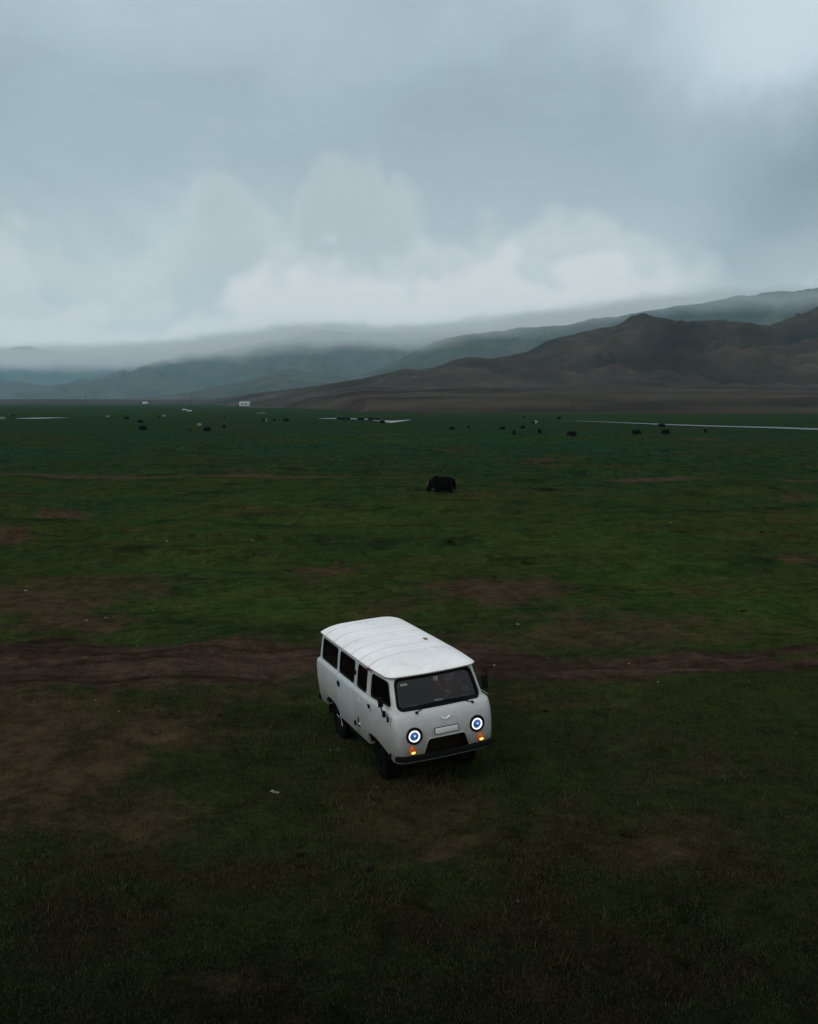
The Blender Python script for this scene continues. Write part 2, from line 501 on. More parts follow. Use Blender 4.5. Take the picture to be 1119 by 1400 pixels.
# ---------------------------------------------------------------- ground
def ground_material():
    m, t, b, o = mat_new("pasture_ground")
    geo = t.new('ShaderNodeNewGeometry').outputs['Position']
    at = t.new('ShaderNodeAttribute', attribute_name='cover')
    ar = t.new('ShaderNodeSeparateColor'); t.l.new(at.outputs['Color'], ar.inputs[0])
    dirt, track, mud = ar.outputs[0], ar.outputs[1], ar.outputs[2]
    turf_vignette = at.outputs['Alpha']
    at2 = t.new('ShaderNodeAttribute', attribute_name='cover_far')
    ar2 = t.new('ShaderNodeSeparateColor'); t.l.new(at2.outputs['Color'], ar2.inputs[0])
    fan, fresh, tuss = ar2.outputs[0], ar2.outputs[1], ar2.outputs[2]
    n_big = t.noise(geo, 0.12, 5.0, 0.6)
    n_med = t.noise(geo, 0.9, 6.0, 0.62)
    n_fine = t.noise(geo, 9.0, 5.0, 0.7)
    n_hair = t.noise(geo, 42.0, 3.0, 0.7)
    stretch = t.noise(t.vmath('MULTIPLY', geo, (0.03, 0.10, 0.0)), 1.0, 6.0, 0.65)
    tiny = t.math('MULTIPLY_ADD', t.math('SUBTRACT', n_hair, 0.5), 0.9, t.math('MULTIPLY', t.math('SUBTRACT', n_fine, 0.5), 1.2))
    # grass
    g = t.mix(t.smooth(n_big, 0.35, 0.68), (0.0130, 0.0275, 0.0095, 1), (0.0225, 0.032, 0.0090, 1))
    g = t.mix(t.smooth(n_med, 0.45, 0.75, 0.0, 0.6), g, (0.030, 0.033, 0.010, 1))
    g = t.mix(t.math('MULTIPLY', t.smooth(stretch, 0.38, 0.62, 0.15, 0.8), t.smooth(t.xyz(geo)[1], 45, 150)), g, (0.0100, 0.033, 0.0165, 1))
    g = t.mix(t.math('MULTIPLY', fresh, t.smooth(n_med, 0.3, 0.6, 0.4, 1.0)), g, (0.021, 0.047, 0.009, 1))
    pt = t.noise(t.vmath('MULTIPLY', geo, (0.055, 0.11, 0.0)), 1.0, 7.0, 0.66, 0.4)
    g = t.mix(t.smooth(pt, 0.50, 0.68, 0.0, 0.75), g, (0.0290, 0.0270, 0.0110, 1))
    pt2 = t.noise(t.vmath('MULTIPLY', geo, (0.16, 0.33, 0.0)), 1.0, 6.0, 0.68, 0.3)
    g = t.mix(t.smooth(pt2, 0.52, 0.64, 0.0, 0.7), g, (0.0060, 0.0135, 0.0062, 1))
    # dark sedge tussocks on the river flat
    vor = t.noise(t.vmath('MULTIPLY', geo, (0.9, 0.34, 0.0)), 1.0, 5.0, 0.78)
    g = t.mix(t.math('MULTIPLY', tuss, t.smooth(vor, 0.46, 0.66, 0.0, 0.85)), g, (0.003, 0.0105, 0.0065, 1))
    # near olive turf, with vignette darkening painted into its colour
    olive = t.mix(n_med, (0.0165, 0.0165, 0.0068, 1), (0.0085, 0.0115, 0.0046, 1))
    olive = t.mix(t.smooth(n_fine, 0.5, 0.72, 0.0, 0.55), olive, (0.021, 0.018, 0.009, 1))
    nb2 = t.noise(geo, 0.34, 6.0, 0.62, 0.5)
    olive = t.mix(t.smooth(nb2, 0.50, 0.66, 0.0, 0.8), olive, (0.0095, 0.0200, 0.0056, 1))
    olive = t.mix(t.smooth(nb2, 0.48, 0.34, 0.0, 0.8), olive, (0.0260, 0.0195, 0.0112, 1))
    olive = t.mix(t.smooth(t.math('MULTIPLY_ADD', nb2, 9.0, t.xyz(geo)[1]), 20.5, 14.0, 0.0, 0.8), olive, (0.0042, 0.0048, 0.0026, 1))  # painted vignette: the turf colour darkens toward the camera
    g = t.mix(t.math('MULTIPLY', turf_vignette, t.smooth(n_big, 0.1, 0.55, 0.75, 1.0)), g, olive)
    # bare earth
    d = t.mix(n_med, (0.027, 0.0195, 0.0120, 1), (0.052, 0.0365, 0.0215, 1))
    d = t.mix(t.smooth(n_fine, 0.45, 0.7, 0.0, 0.6), d, (0.021, 0.0145, 0.011, 1))
    dirt = t.math('MULTIPLY', dirt, 1.65)
    dm = t.math('ADD', dirt, t.math('MULTIPLY', t.math('SUBTRACT', n_med, 0.5), 1.1))
    dm = t.math('ADD', dm, t.math('MULTIPLY', tiny, 0.55))
    dm = t.math('MULTIPLY', t.smooth(dm, 0.12, 1.0), t.smooth(dirt, 0.02, 0.25))
    col = t.mix(dm, g, d)
    # wheel tracks and gravel road
    rut = t.noise(t.vmath('ADD', t.vmath('MULTIPLY', geo, (0.13, 1.25, 0.0)), t.vmath('MULTIPLY', t.noise(geo, 0.35, 3.0, 0.6, 0.0, 1), (0.0, 2.2, 0.0))), 1.0, 6.0, 0.68)
    rd = t.mix(t.smooth(rut, 0.32, 0.66), (0.0150, 0.0104, 0.0082, 1), (0.043, 0.0285, 0.0203, 1))
    rd = t.mix(t.smooth(n_hair, 0.60, 0.74, 0.0, 0.7), rd, (0.058, 0.050, 0.045, 1))
    tm = t.math('ADD', track, t.math('MULTIPLY', t.math('SUBTRACT', n_med, 0.5), 1.2))
    tm = t.math('ADD', tm, t.math('MULTIPLY', tiny, 0.4))
    tm = t.math('MULTIPLY', t.smooth(tm, 0.15, 0.85), t.smooth(track, 0.02, 0.25))
    rd = t.mix(t.smooth(t.xyz(geo)[1], 40, 60), rd, (0.040, 0.032, 0.023, 1))
    col = t.mix(tm, col, rd)
    mm = t.math('MULTIPLY', t.smooth(t.math('ADD', mud, t.math('MULTIPLY', t.math('SUBTRACT', n_med, 0.5), 0.9)), 0.3, 0.7), t.smooth(mud, 0.02, 0.2))
    col = t.mix(mm, col, t.mix(n_fine, (0.007, 0.006, 0.0045, 1), (0.018, 0.012, 0.008, 1)))  # mud, and the dark shadow of the banks painted in the same colour
    # fan of dry brown steppe beyond the river flat
    fn = t.noise(t.vmath('MULTIPLY', geo, (0.0032, 0.0075, 0.02)), 1.0, 7.0, 0.62)
    fc = t.mix(t.smooth(fn, 0.33, 0.66), (0.016, 0.0135, 0.013, 1), (0.056, 0.046, 0.038, 1))
    fc = t.mix(t.smooth(t.noise(geo, 0.012, 6.0, 0.65), 0.45, 0.7, 0.0, 0.6), fc, (0.038, 0.040, 0.026, 1))
    col = t.mix(fan, col, fc)
    col = t.mix(t.smooth(t.math('MULTIPLY_ADD', n_hair, 0.6, t.math('MULTIPLY', n_fine, 0.4)), 0.35, 0.65, 0.0, 1.0),
                t.mix(1.0, col, (0.62, 0.62, 0.62, 1), 'MULTIPLY'), t.mix(1.0, col, (1.35, 1.35, 1.3, 1), 'MULTIPLY'))
    ng = t.noise(geo, 2.3, 5.0, 0.78)
    ng2 = t.noise(t.vmath('MULTIPLY', geo, (0.9, 0.45, 0.0)), 1.0, 5.0, 0.75)
    gr = t.math('ADD', t.math('MULTIPLY', ng, 0.6), t.math('MULTIPLY', ng2, 0.4))
    col = t.mix(t.smooth(gr, 0.36, 0.64), t.mix(1.0, col, (0.56, 0.58, 0.60, 1), 'MULTIPLY'), t.mix(1.0, col, (1.42, 1.38, 1.34, 1), 'MULTIPLY'))
    t.put(b.inputs['Base Color'], col)
    b.inputs['Roughness'].default_value = 0.9
    b.inputs['Specular IOR Level'].default_value = 0.0
    bp = t.new('ShaderNodeBump'); bp.inputs['Strength'].default_value = 0.8
    bp.inputs['Distance'].default_value = 0.10
    hh = t.math('ADD', t.math('MULTIPLY', n_fine, 0.5), t.math('MULTIPLY', n_hair, 0.25))
    hh = t.math('ADD', hh, t.math('MULTIPLY', t.noise(geo, 2.4, 5.0, 0.6), 0.9))
    t.put(bp.inputs['Height'], hh); t.l.new(bp.outputs[0], b.inputs['Normal'])
    return m
MAT_GROUND = ground_material()

ROAD = [(-400, 900, 36), (0, 903, 30), (150, 903, 30), (300, 905, 26), (430, 903, 22), (640, 906, 24), (760, 912, 24), (850, 912, 25), (950, 908, 20), (1060, 904, 16), (1119, 900, 15), (1500, 880, 14)]
TRACK_LO = [(820, 914, 4), (960, 917, 4), (1060, 911, 4), (1119, 905, 4), (1500, 890, 4)]
TRACK_FAR_A = [(-300, 644, 3), (0, 648, 2.6), (110, 650, 2.6), (230, 652.5, 2.4), (400, 655.5, 1.6), (560, 658, 0.8)]
TRACK_FAR_B = [(830, 656, 1.0), (890, 654.5, 2.6), (960, 652.5, 2.4), (1060, 652, 2), (1119, 653, 2), (1400, 656, 2)]
DIRTS = [(30, 1030, 250, 120, .95), (0, 985, 60, 25, .5), (200, 985, 150, 34, .5), (90, 960, 120, 22, .4), (680, 803, 150, 34, .75), (600, 815, 70, 18, .35), (450, 768, 62, 15, .8), (430, 790, 90, 20, .3),
         (50, 822, 125, 26, .85), (90, 850, 120, 26, .7), (10, 728, 48, 17, .9), (80, 690, 55, 6, .8), (1092, 755, 50, 7, .6),
         (740, 630, 35, 3, .6), (340, 690, 18, 3, .5), (185, 722, 30, 4, .55), (800, 870, 330, 26, .45), (560, 882, 150, 16, .5), (830, 818, 60, 16, .35),
         (430, 935, 60, 10, .45), (640, 1115, 60, 26, .30), (930, 1140, 70, 30, .25), (1010, 700, 60, 4, .3), (690, 660, 16, 2.2, .9), (960, 600, 40, 2, .5), (1090, 670, 40, 4, .4),
         (720, 870, 90, 10, .3), (960, 800, 120, 34, .35), (880, 860, 300, 40, .42), (520, 830, 120, 30, .35), (130, 800, 200, 50, .4), (300, 930, 260, 40, .4), (760, 960, 160, 30, .25), (200, 1120, 200, 60, .4), (620, 1150, 160, 60, .35), (920, 1150, 180, 70, .35), (1080, 700, 120, 20, .3), (330, 640, 60, 5, .3), (860, 850, 90, 14, .35), (300, 1340, 120, 30, .2), (740, 1350, 120, 40, .25)]
MUD_AND_SHADOW = [(742, 666, 55, 7, .9), (400, 640, 48, 8, .8), (270, 619, 42, 4, .7), (545, 688, 100, 5, .55), (180, 724, 60, 5, .7), (150, 757, 75, 10, .5), (240, 780, 60, 8, .45),  # muddy spots, together with shadow lines of the low banks put in as colour
        (700, 702, 60, 5, .6), (520, 628, 80, 3.5, .7), (455, 640, 60, 5, .5), (930, 686, 140, 4, .45), (1060, 690, 90, 4, .5), (80, 655, 90, 3, .5), (560, 668, 40, 4, .5),
        (85, 569.6, 65, .8, .8), (160, 570.8, 60, 1.6, .9), (320, 571, 60, 1, .5), (640, 574.5, 110, .9, .9), (780, 575, 60, 1.0, .9), (930, 578.3, 130, 1.0, .6),
        (395, 1180, 26, 10, .5), (415, 1180, 12, 14, .4), (505, 1192, 22, 9, .4), (800, 1210, 30, 8, .5), (690, 1168, 14, 5, .5), (260, 1030, 100, 6, .4), (610, 1105, 40, 4, .4),
        (150, 690, 60, 4, .3), (240, 725, 70, 4, .3), (60, 920, 90, 10, .2)]
FRESHES = [(350, 830, 170, 40, .8), (250, 760, 160, 30, .45), (900, 790, 170, 60, .55), (1010, 830, 130, 60, .5), (400, 700, 280, 30, .4), (640, 745, 160, 24, .35), (780, 730, 260, 26, .4), (30, 955, 75, 26, .75),
           (960, 960, 190, 40, .35), (600, 600, 420, 9, .25), (920, 573, 240, 3.0, .7), (150, 565, 240, 3, .35), (430, 960, 70, 22, .4)]
def splat(X, Y, items, seed):
    s = np.zeros_like(X)
    for i, (cx, cy, rx, ry, k) in enumerate(items):
        near = (np.abs(X - cx) < rx * 1.6) & (np.abs(Y - cy) < ry * 1.6)
        if not near.any(): continue
        xx, yy = X[near], Y[near]
        q = np.sqrt(((xx - cx) / rx) ** 2 + ((yy - cy) / ry) ** 2)
        q = q + 0.75 * fbm(xx / rx * 2.2 + i * 3.1, yy / ry * 2.2 + i, 4, seed + i, 0.6)
        s[near] = np.maximum(s[near], k * (1 - sstep(q, 0.0, 1.2)))
    return s

def build_ground():
    ys = [np.linspace(-70, 5.8, 26)]
    y = 6.0; rows = []
    while y < 15000:
        rows.append(y)
        y *= 1.0036 if y < 60 else (1.0055 if y < 700 else 1.011)
    ys = np.concatenate([ys[0], np.array(rows)])
    a = np.linspace(-1, 1, 760)
    a = 0.62 * a + 0.26 * a ** 5
    Yg, Ag = np.meshgrid(ys, a, indexing='ij')
    Xg = Ag * np.maximum(Yg + 5, 11) 
    Zg = height(Xg, Yg)
    X, Y = survey(Xg, Yg)
    behind = Yg < 4
    X = np.where(behind, -5000, X)
    dirt = splat(X, Y, DIRTS, 100)
    mud = np.maximum(0.65 * splat(X, Y, MUD_AND_SHADOW, 200), 0.42 * scarps(Xg, Yg)[1])  # the banks' painted shadow lines share the mud mask
    fresh = splat(X, Y, FRESHES, 300)
    track = np.zeros_like(X)
    for ln, k in ((ROAD, 1.0), (TRACK_LO, .8), (TRACK_FAR_A, .8), (TRACK_FAR_B, 1.0)):
        dd, ww, ins = line_dist(X, Y, ln)
        dd = dd + ww * (1.25 * fbm(Xg / 5.0, Yg / 4.0, 4, 77, 0.6) if ln is ROAD else 0.5 * fbm(Xg / 6.0, Yg / 6.0, 3, 79))
        if ln is ROAD:     # turf survives between the wheel ruts farther along the road
            k = k * (1 - 0.75 * np.exp(-((np.abs(dd) - 0.1 * ww) / (0.22 * ww)) ** 2) * sstep(X, 620, 760) * sstep(fbm(Xg / 3, Yg / 2, 3, 87), -.35, .15))
        track = np.maximum(track, k * ins * (1 - sstep(np.abs(dd), ww * 0.35, ww * 1.5)))
    track = np.where(behind, 0, track)
    tuss = sstep(Yg, 55, 110) * (1 - sstep(Yg, 330, 480)) * (0.55 + 0.45 * sstep(fbm(Xg / 60, Yg / 40, 3, 91), -.3, .3))
    turf_vignette = 1 - sstep(Yg + 5 * fbm(Xg / 7, Yg / 7, 3, 93), 10, 30)  # grows toward the camera, carrying the painted vignette
    e = edge_dist(Xg, Yg)
    wob = e * 0.025 * fbm(Xg / 160.0, Yg / 400.0, 3, 51)
    fan = sstep(Yg - e - wob, -6, 10)
    me_o = grid_mesh("ground", Xg, Yg, Zg, MAT_GROUND)
    me = me_o.data
    at = me.attributes.new("cover", 'FLOAT_COLOR', 'POINT')
    at.data.foreach_set("color", np.stack([dirt, track, mud, turf_vignette], -1).reshape(-1).astype(np.float32))
    at = me.attributes.new("cover_far", 'FLOAT_COLOR', 'POINT')
    at.data.foreach_set("color", np.stack([fan, fresh, tuss, np.ones_like(fan)], -1).reshape(-1).astype(np.float32))
    tag(link(me_o), kind='structure')
build_ground()

# water of the river and the ponds
def water_material():
    m, t, b, o = mat_new("still_water")
    geo = t.new('ShaderNodeNewGeometry').outputs['Position']
    b.inputs['Base Color'].default_value = (0.03, 0.04, 0.045, 1)
    b.inputs['Roughness'].default_value = 0.22
    b.inputs['IOR'].default_value = 1.33
    bp = t.new('ShaderNodeBump'); bp.inputs['Strength'].default_value = 0.06
    t.put(bp.inputs['Height'], t.noise(geo, 0.8, 3.0)); t.l.new(bp.outputs[0], b.inputs['Normal'])
    return m
MAT_WATER = water_material()
def build_water(name, line):
    V = []; Fc = []
    xs = np.linspace(line[0][0], line[-1][0], 60)
    for i, px in enumerate(xs):
        yy = np.interp(px, [p[0] for p in line], [p[1] for p in line]); ww = np.interp(px, [p[0] for p in line], [p[2] for p in line])
        for s in (-1, 1):
            x, y = ground_pt(px, yy + s * (ww + 0.35), -0.30)
            V.append((x, y, -0.30))
        if i: Fc.append((2 * i - 2, 2 * i - 1, 2 * i + 1, 2 * i))
    return tag(obj_from(name, V, Fc, MAT_WATER), kind='structure')
build_water("river", RIVER)
for w in WATERS[1:]:
    build_water("pond_water", w)

# ---------------------------------------------------------------- hills
def hill_material(name, c1, c2, c3, scale):
    m, t, b, o = mat_new(name)
    geo = t.new('ShaderNodeNewGeometry')
    p = geo.outputs['Position']
    n1 = t.noise(p, scale, 7.0, 0.62, 0.4)
    n2 = t.noise(p, scale * 6, 6.0, 0.65)
    n3 = t.noise(t.vmath('MULTIPLY', p, (1.0, 0.35, 0.5)), scale * 2.2, 6.0, 0.6)
    col = t.mix(t.smooth(n1, 0.36, 0.64), c1, c2)
    col = t.mix(t.smooth(n3, 0.46, 0.66, 0.0, 0.7), col, c3)
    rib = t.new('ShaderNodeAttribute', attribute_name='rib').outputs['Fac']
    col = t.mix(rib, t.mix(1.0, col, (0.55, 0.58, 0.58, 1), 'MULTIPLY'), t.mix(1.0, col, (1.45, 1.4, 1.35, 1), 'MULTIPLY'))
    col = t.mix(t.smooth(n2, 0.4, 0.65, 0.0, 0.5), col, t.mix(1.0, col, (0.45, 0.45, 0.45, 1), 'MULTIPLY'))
    t.put(b.inputs['Base Color'], col)
    b.inputs['Roughness'].default_value = 0.95
    b.inputs['Specular IOR Level'].default_value = 0.1
    bp = t.new('ShaderNodeBump'); bp.inputs['Strength'].default_value = 0.7; bp.inputs['Distance'].default_value = 12
    t.put(bp.inputs['Height'], n2); t.l.new(bp.outputs[0], b.inputs['Normal'])
    return m
M_HILL_A = hill_material("dry_brown_slope", (0.022, 0.0178, 0.0146, 1), (0.050, 0.0400, 0.0310, 1), (0.025, 0.027, 0.018, 1), 0.006)
M_HILL_B = hill_material("green_grey_slope", (0.035, 0.042, 0.036, 1), (0.055, 0.052, 0.042, 1), (0.035, 0.05, 0.034, 1), 0.0016)

def hill(name, ridge, D, base, front, back, mat, seed, spur=0.28, lam=None, skew=0.5):
    """ridge: chart points of the crest line; D: its distance; front/back: the reach of its two flanks"""
    px = np.array([r[0] for r in ridge], float); py = np.array([r[1] for r in ridge], float)
    xs = np.linspace(px[0], px[-1], 700)
    # smooth interpolation of the crest
    cy = np.interp(xs, px, py)
    k = np.hanning(11); k /= k.sum()
    cy = np.convolve(np.pad(cy, 5, mode='edge'), k, mode='valid')
    cy = cy + 2.6 * ridged(xs / 60.0 + seed, xs * 0 + seed, 4, seed + 1, 0.6) - 1.2
    nf, nb = 200, 24
    tf = np.linspace(0, 1, nf); tb = np.linspace(0, 1, nb)[1:]
    rows_t = np.concatenate([-(1 - tf), tb])            # -1 foot, 0 crest, 1 back foot
    Tt, PX = np.meshgrid(rows_t, xs, indexing='ij')
    CY = np.tile(cy, (len(rows_t), 1))
    L = lam or front * 0.42
    crestx = (PX - W_PX / 2) / F_PX * D
    Dw = D * (1 + 0.03 * fbm(crestx / (L * 2), crestx * 0 + seed, 3, seed))
    Yw = np.where(Tt <= 0, Dw + Tt * front, Dw + Tt * back)
    Xw = (PX - W_PX / 2) / F_PX * D
    crest = CAM_H + (HORIZON - CY) / F_PX * Dw
    u = 1 - np.abs(Tt)
    prof = np.where(Tt <= 0, u ** 1.35, u ** 1.2)
    # spurs and gullies run down the flank, slightly slanted
    sx = Xw + skew * (Yw - Dw) + 0.25 * L * fbm(Xw / L, Yw / L, 3, seed + 3)
    rg = ridged(sx / (L * 0.55), Yw / (L * 1.5), 5, seed + 5)
    rg = rg - 0.55
    env = (np.clip(u, 0, 1) * np.clip(1 - u, 0, 1) * 4) ** 0.8
    base = height(Xw, Yw) - 1.5
    endf = sstep(PX, px[0], px[0] + 25) * (1 - sstep(PX, px[-1] - 25, px[-1]))
    hgt = np.maximum(crest - base, 0) * endf
    Z = base + hgt * prof + spur * hgt * rg * env
    Z = Z + 0.05 * hgt * fbm(Xw / (L * .12), Yw / (L * .12), 3, seed + 9) * np.clip(u * 1.5, 0, 1) * np.where(np.abs(Tt) < 0.02, .35, 1)
    Z = np.where((np.abs(Tt) > 0.995) | (hgt <= 0.01), base - 6, Z)
    o = grid_mesh(name, Xw, Yw, Z, mat)
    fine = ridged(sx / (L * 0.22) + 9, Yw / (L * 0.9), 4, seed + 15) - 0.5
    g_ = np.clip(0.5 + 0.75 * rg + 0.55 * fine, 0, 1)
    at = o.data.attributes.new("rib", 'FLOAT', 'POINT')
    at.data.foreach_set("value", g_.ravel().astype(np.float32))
    return tag(link(o), kind='structure')

RIDGE_A = [(395, 541), (416, 536), (458, 527), (505, 518), (537, 509.5), (552, 504), (569, 508), (594, 502), (630, 489.5), (655, 488.5), (669, 492.5), (684, 489.5), (698, 487.5), (720, 481),
           (756, 465), (795, 455), (805, 454.5), (838, 447), (861, 434), (873, 430.5), (885, 433.5), (927, 444), (955, 439.5), (980, 441), (998, 442.5), (1026, 450), (1045, 447), (1076, 434), (1088, 432.5), (1119, 418),
           (1180, 396), (1260, 372), (1400, 360), (1600, 370), (1900, 400)]
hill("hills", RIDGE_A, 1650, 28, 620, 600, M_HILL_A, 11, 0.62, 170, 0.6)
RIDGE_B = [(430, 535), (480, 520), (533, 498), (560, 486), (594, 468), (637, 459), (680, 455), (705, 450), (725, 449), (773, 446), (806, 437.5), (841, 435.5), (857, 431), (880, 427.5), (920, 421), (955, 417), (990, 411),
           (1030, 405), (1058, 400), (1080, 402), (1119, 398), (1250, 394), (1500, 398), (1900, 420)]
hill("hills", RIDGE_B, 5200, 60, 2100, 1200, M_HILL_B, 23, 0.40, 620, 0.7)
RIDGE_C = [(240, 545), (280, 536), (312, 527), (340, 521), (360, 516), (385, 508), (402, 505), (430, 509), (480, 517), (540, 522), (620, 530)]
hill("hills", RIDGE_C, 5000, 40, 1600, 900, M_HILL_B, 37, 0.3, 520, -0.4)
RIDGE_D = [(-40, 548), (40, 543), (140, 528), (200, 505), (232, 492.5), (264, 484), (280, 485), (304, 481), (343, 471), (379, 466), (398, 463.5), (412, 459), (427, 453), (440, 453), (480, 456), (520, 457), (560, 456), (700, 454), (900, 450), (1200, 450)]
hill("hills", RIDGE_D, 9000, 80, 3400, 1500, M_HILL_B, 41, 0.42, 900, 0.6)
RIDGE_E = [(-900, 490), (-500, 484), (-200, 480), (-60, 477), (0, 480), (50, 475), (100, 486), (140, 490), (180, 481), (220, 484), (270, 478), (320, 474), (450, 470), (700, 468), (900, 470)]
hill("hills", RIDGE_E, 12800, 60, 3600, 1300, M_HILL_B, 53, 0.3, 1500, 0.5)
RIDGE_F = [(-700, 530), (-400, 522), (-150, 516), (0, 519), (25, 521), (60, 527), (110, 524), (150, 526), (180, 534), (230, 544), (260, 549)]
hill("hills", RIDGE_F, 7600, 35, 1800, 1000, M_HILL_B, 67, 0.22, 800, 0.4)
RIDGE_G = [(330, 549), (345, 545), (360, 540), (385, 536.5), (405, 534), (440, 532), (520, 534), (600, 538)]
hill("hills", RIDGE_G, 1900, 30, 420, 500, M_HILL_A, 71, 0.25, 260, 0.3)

# ---------------------------------------------------------------- air
def haze():
    bm = bmesh.new()
    add_box(bm, (-16500, -200, -60), (16500, 15500, 1100))
    m = bpy.data.materials.new("haze_air"); m.use_nodes = True
    t = NT(m.node_tree); t.n.clear()
    o = t.new('ShaderNodeOutputMaterial')
    v = t.new('ShaderNodeVolumePrincipled')
    v.inputs['Color'].default_value = (0.49, 0.85, 1.0, 1)
    v.inputs['Density'].default_value = 4.8e-5
    v.inputs['Anisotropy'].default_value = 0.0
    t.l.new(v.outputs[0], o.inputs['Volume'])
    ob = obj_bm("haze", bm, m, None, False)
    tag(ob, kind='stuff')
haze()
#@@REST
# ---------------------------------------------------------------- the van
def paint_material(name, col, grime=0.5, rust=0.4, gloss=0.35, seams=()):
    m, t, b, o = mat_new(name)
    co = t.new('ShaderNodeTexCoord').outputs['Object']
    x, y, z = t.xyz(co)
    n1 = t.noise(co, 1.6, 6.0, 0.6)
    n2 = t.noise(co, 9.0, 6.0, 0.7)
    n3 = t.noise(t.vmath('MULTIPLY', co, (3.0, 3.0, 0.5)), 4.0, 5.0, 0.65)
    c = t.mix(t.smooth(n1, 0.3, 0.7), tuple(v * 0.90 for v in col) + (1,), tuple(min(v * 1.05, .86) for v in col) + (1,))
    c = t.mix(t.smooth(n3, 0.5, 0.75, 0, 0.25 * grime), c, (0.30, 0.29, 0.26, 1))
    # road dirt thrown up over the lower panels
    dz = t.math('ADD', z, t.math('MULTIPLY', t.math('SUBTRACT', n2, 0.5), 0.5))
    c = t.mix(t.smooth(dz, 1.35, 0.55, 0, 1.05 * grime), c, (0.122, 0.122, 0.108, 1))
    # chips and rust specks
    c = t.mix(t.math('MULTIPLY', t.smooth(n2, 0.66, 0.72), t.smooth(n1, 0.45, 0.6, 0, rust)), c, (0.10, 0.045, 0.025, 1))
    for q in seams:        # darker line along each pressed seam
        d = t.math('ABSOLUTE', t.math('SUBTRACT', x, q))
        c = t.mix(t.math('MULTIPLY', t.smooth(d, 0.026, 0.006), t.smooth(n2, 0.25, 0.6, 0.45, 0.95)), c, (0.27, 0.265, 0.25, 1))
    blot = t.noise(co, 3.4, 7.0, 0.7, 0.6)
    c = t.mix(t.smooth(blot, 0.50, 0.70, 0, 0.40 * grime), c, (0.24, 0.23, 0.20, 1))
    t.put(b.inputs['Base Color'], c)
    t.put(b.inputs['Roughness'], t.smooth(n2, 0.3, 0.7, gloss, gloss + 0.18))
    bp = t.new('ShaderNodeBump'); bp.inputs['Strength'].default_value = 0.25; bp.inputs['Distance'].default_value = 0.03
    t.put(bp.inputs['Height'], n1); t.l.new(bp.outputs[0], b.inputs['Normal'])
    return m
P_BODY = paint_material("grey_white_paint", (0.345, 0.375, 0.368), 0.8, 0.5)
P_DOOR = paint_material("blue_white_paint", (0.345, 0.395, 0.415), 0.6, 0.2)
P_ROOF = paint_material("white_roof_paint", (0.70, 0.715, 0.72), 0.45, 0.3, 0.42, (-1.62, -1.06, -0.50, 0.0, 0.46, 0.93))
P_GUTTER = paint_material("rusty_gutter_paint", (0.42, 0.42, 0.40), 0.6, 1.0)
M_RUBBER = simple("black_rubber", (0.006, 0.006, 0.006), 0.7, spec=0.03, var=0.3)
M_TYRE = simple("tyre_rubber", (0.0045, 0.0042, 0.004), 0.95, spec=0.03, var=0.5, scale=14, bump=0.3)
M_BLACK = simple("black_metal", (0.006, 0.006, 0.006), 0.6, spec=0.03, var=0.4)
M_CHASSIS = simple("dirty_chassis", (0.005, 0.0045, 0.004), 0.95, spec=0.08, var=0.5)
M_SILVER = simple("polished_alloy", (0.75, 0.76, 0.77), 0.16, 1.0, var=0.08)
M_CHROME = simple("chrome", (0.8, 0.8, 0.8), 0.12, 1.0, var=0.05)
M_DARKIN = simple("dark_interior", (0.012, 0.012, 0.013), 0.9, spec=0.1, var=0.3)
M_SEAT = simple("red_brown_seat_cloth", (0.075, 0.028, 0.026), 0.9, var=0.4)
M_SEAT2 = simple("grey_seat_cloth", (0.09, 0.085, 0.08), 0.9, var=0.3)
M_PALE = simple("pale_paper", (0.75, 0.78, 0.79), 0.7, var=0.1)
M_PLATE = simple("blank_plate", (0.50, 0.53, 0.53), 0.5, var=0.08)
M_AMBER = simple("amber_lens", (0.30, 0.055, 0.003), 0.25, spec=0.2, emit=(1.0, 0.20, 0.01), emit_s=0.11, coat=0.2)
M_AMBER_LIT = simple("amber_bulb_glow", (0.8, 0.4, 0.1), 0.3, emit=(1.0, 0.48, 0.10), emit_s=1.8)
M_RING = simple("white_halo_lamp", (0.9, 0.9, 0.9), 0.3, emit=(0.88, 0.97, 1.0), emit_s=1.15)
M_BLUE = simple("blue_lamp_core", (0.008, 0.05, 0.22), 0.12, emit=(0.015, 0.10, 0.42), emit_s=0.45, coat=0.5)
M_BLUEHI = simple("pale_blue_projector", (0.5, 0.7, 0.9), 0.1, emit=(0.30, 0.6, 1.0), emit_s=0.9)
M_REFL = simple('dark_blue_reflector', (0.004, 0.008, 0.02), 0.6, spec=0.2)
M_RED = simple("red_lens", (0.13, 0.014, 0.011), 0.4, var=0.2)
M_CURTAIN = simple("pale_curtain_cloth", (0.30, 0.27, 0.24), 0.9, var=0.3)
def glass_material():
    m, t, b, o = mat_new("tinted_window_glass")
    t.n.remove(b)
    gl = t.new('ShaderNodeBsdfGlossy'); gl.inputs['Roughness'].default_value = 0.03
    tr = t.new('ShaderNodeBsdfTransparent'); tr.inputs['Color'].default_value = (0.72, 0.76, 0.77, 1)
    fr = t.new('ShaderNodeFresnel'); fr.inputs['IOR'].default_value = 1.33
    mx = t.new('ShaderNodeMixShader')
    t.l.new(fr.outputs[0], mx.inputs[0]); t.l.new(tr.outputs[0], mx.inputs[1]); t.l.new(gl.outputs[0], mx.inputs[2])
    t.l.new(mx.outputs[0], o.inputs[0])
    return m
M_GLASS = glass_material()

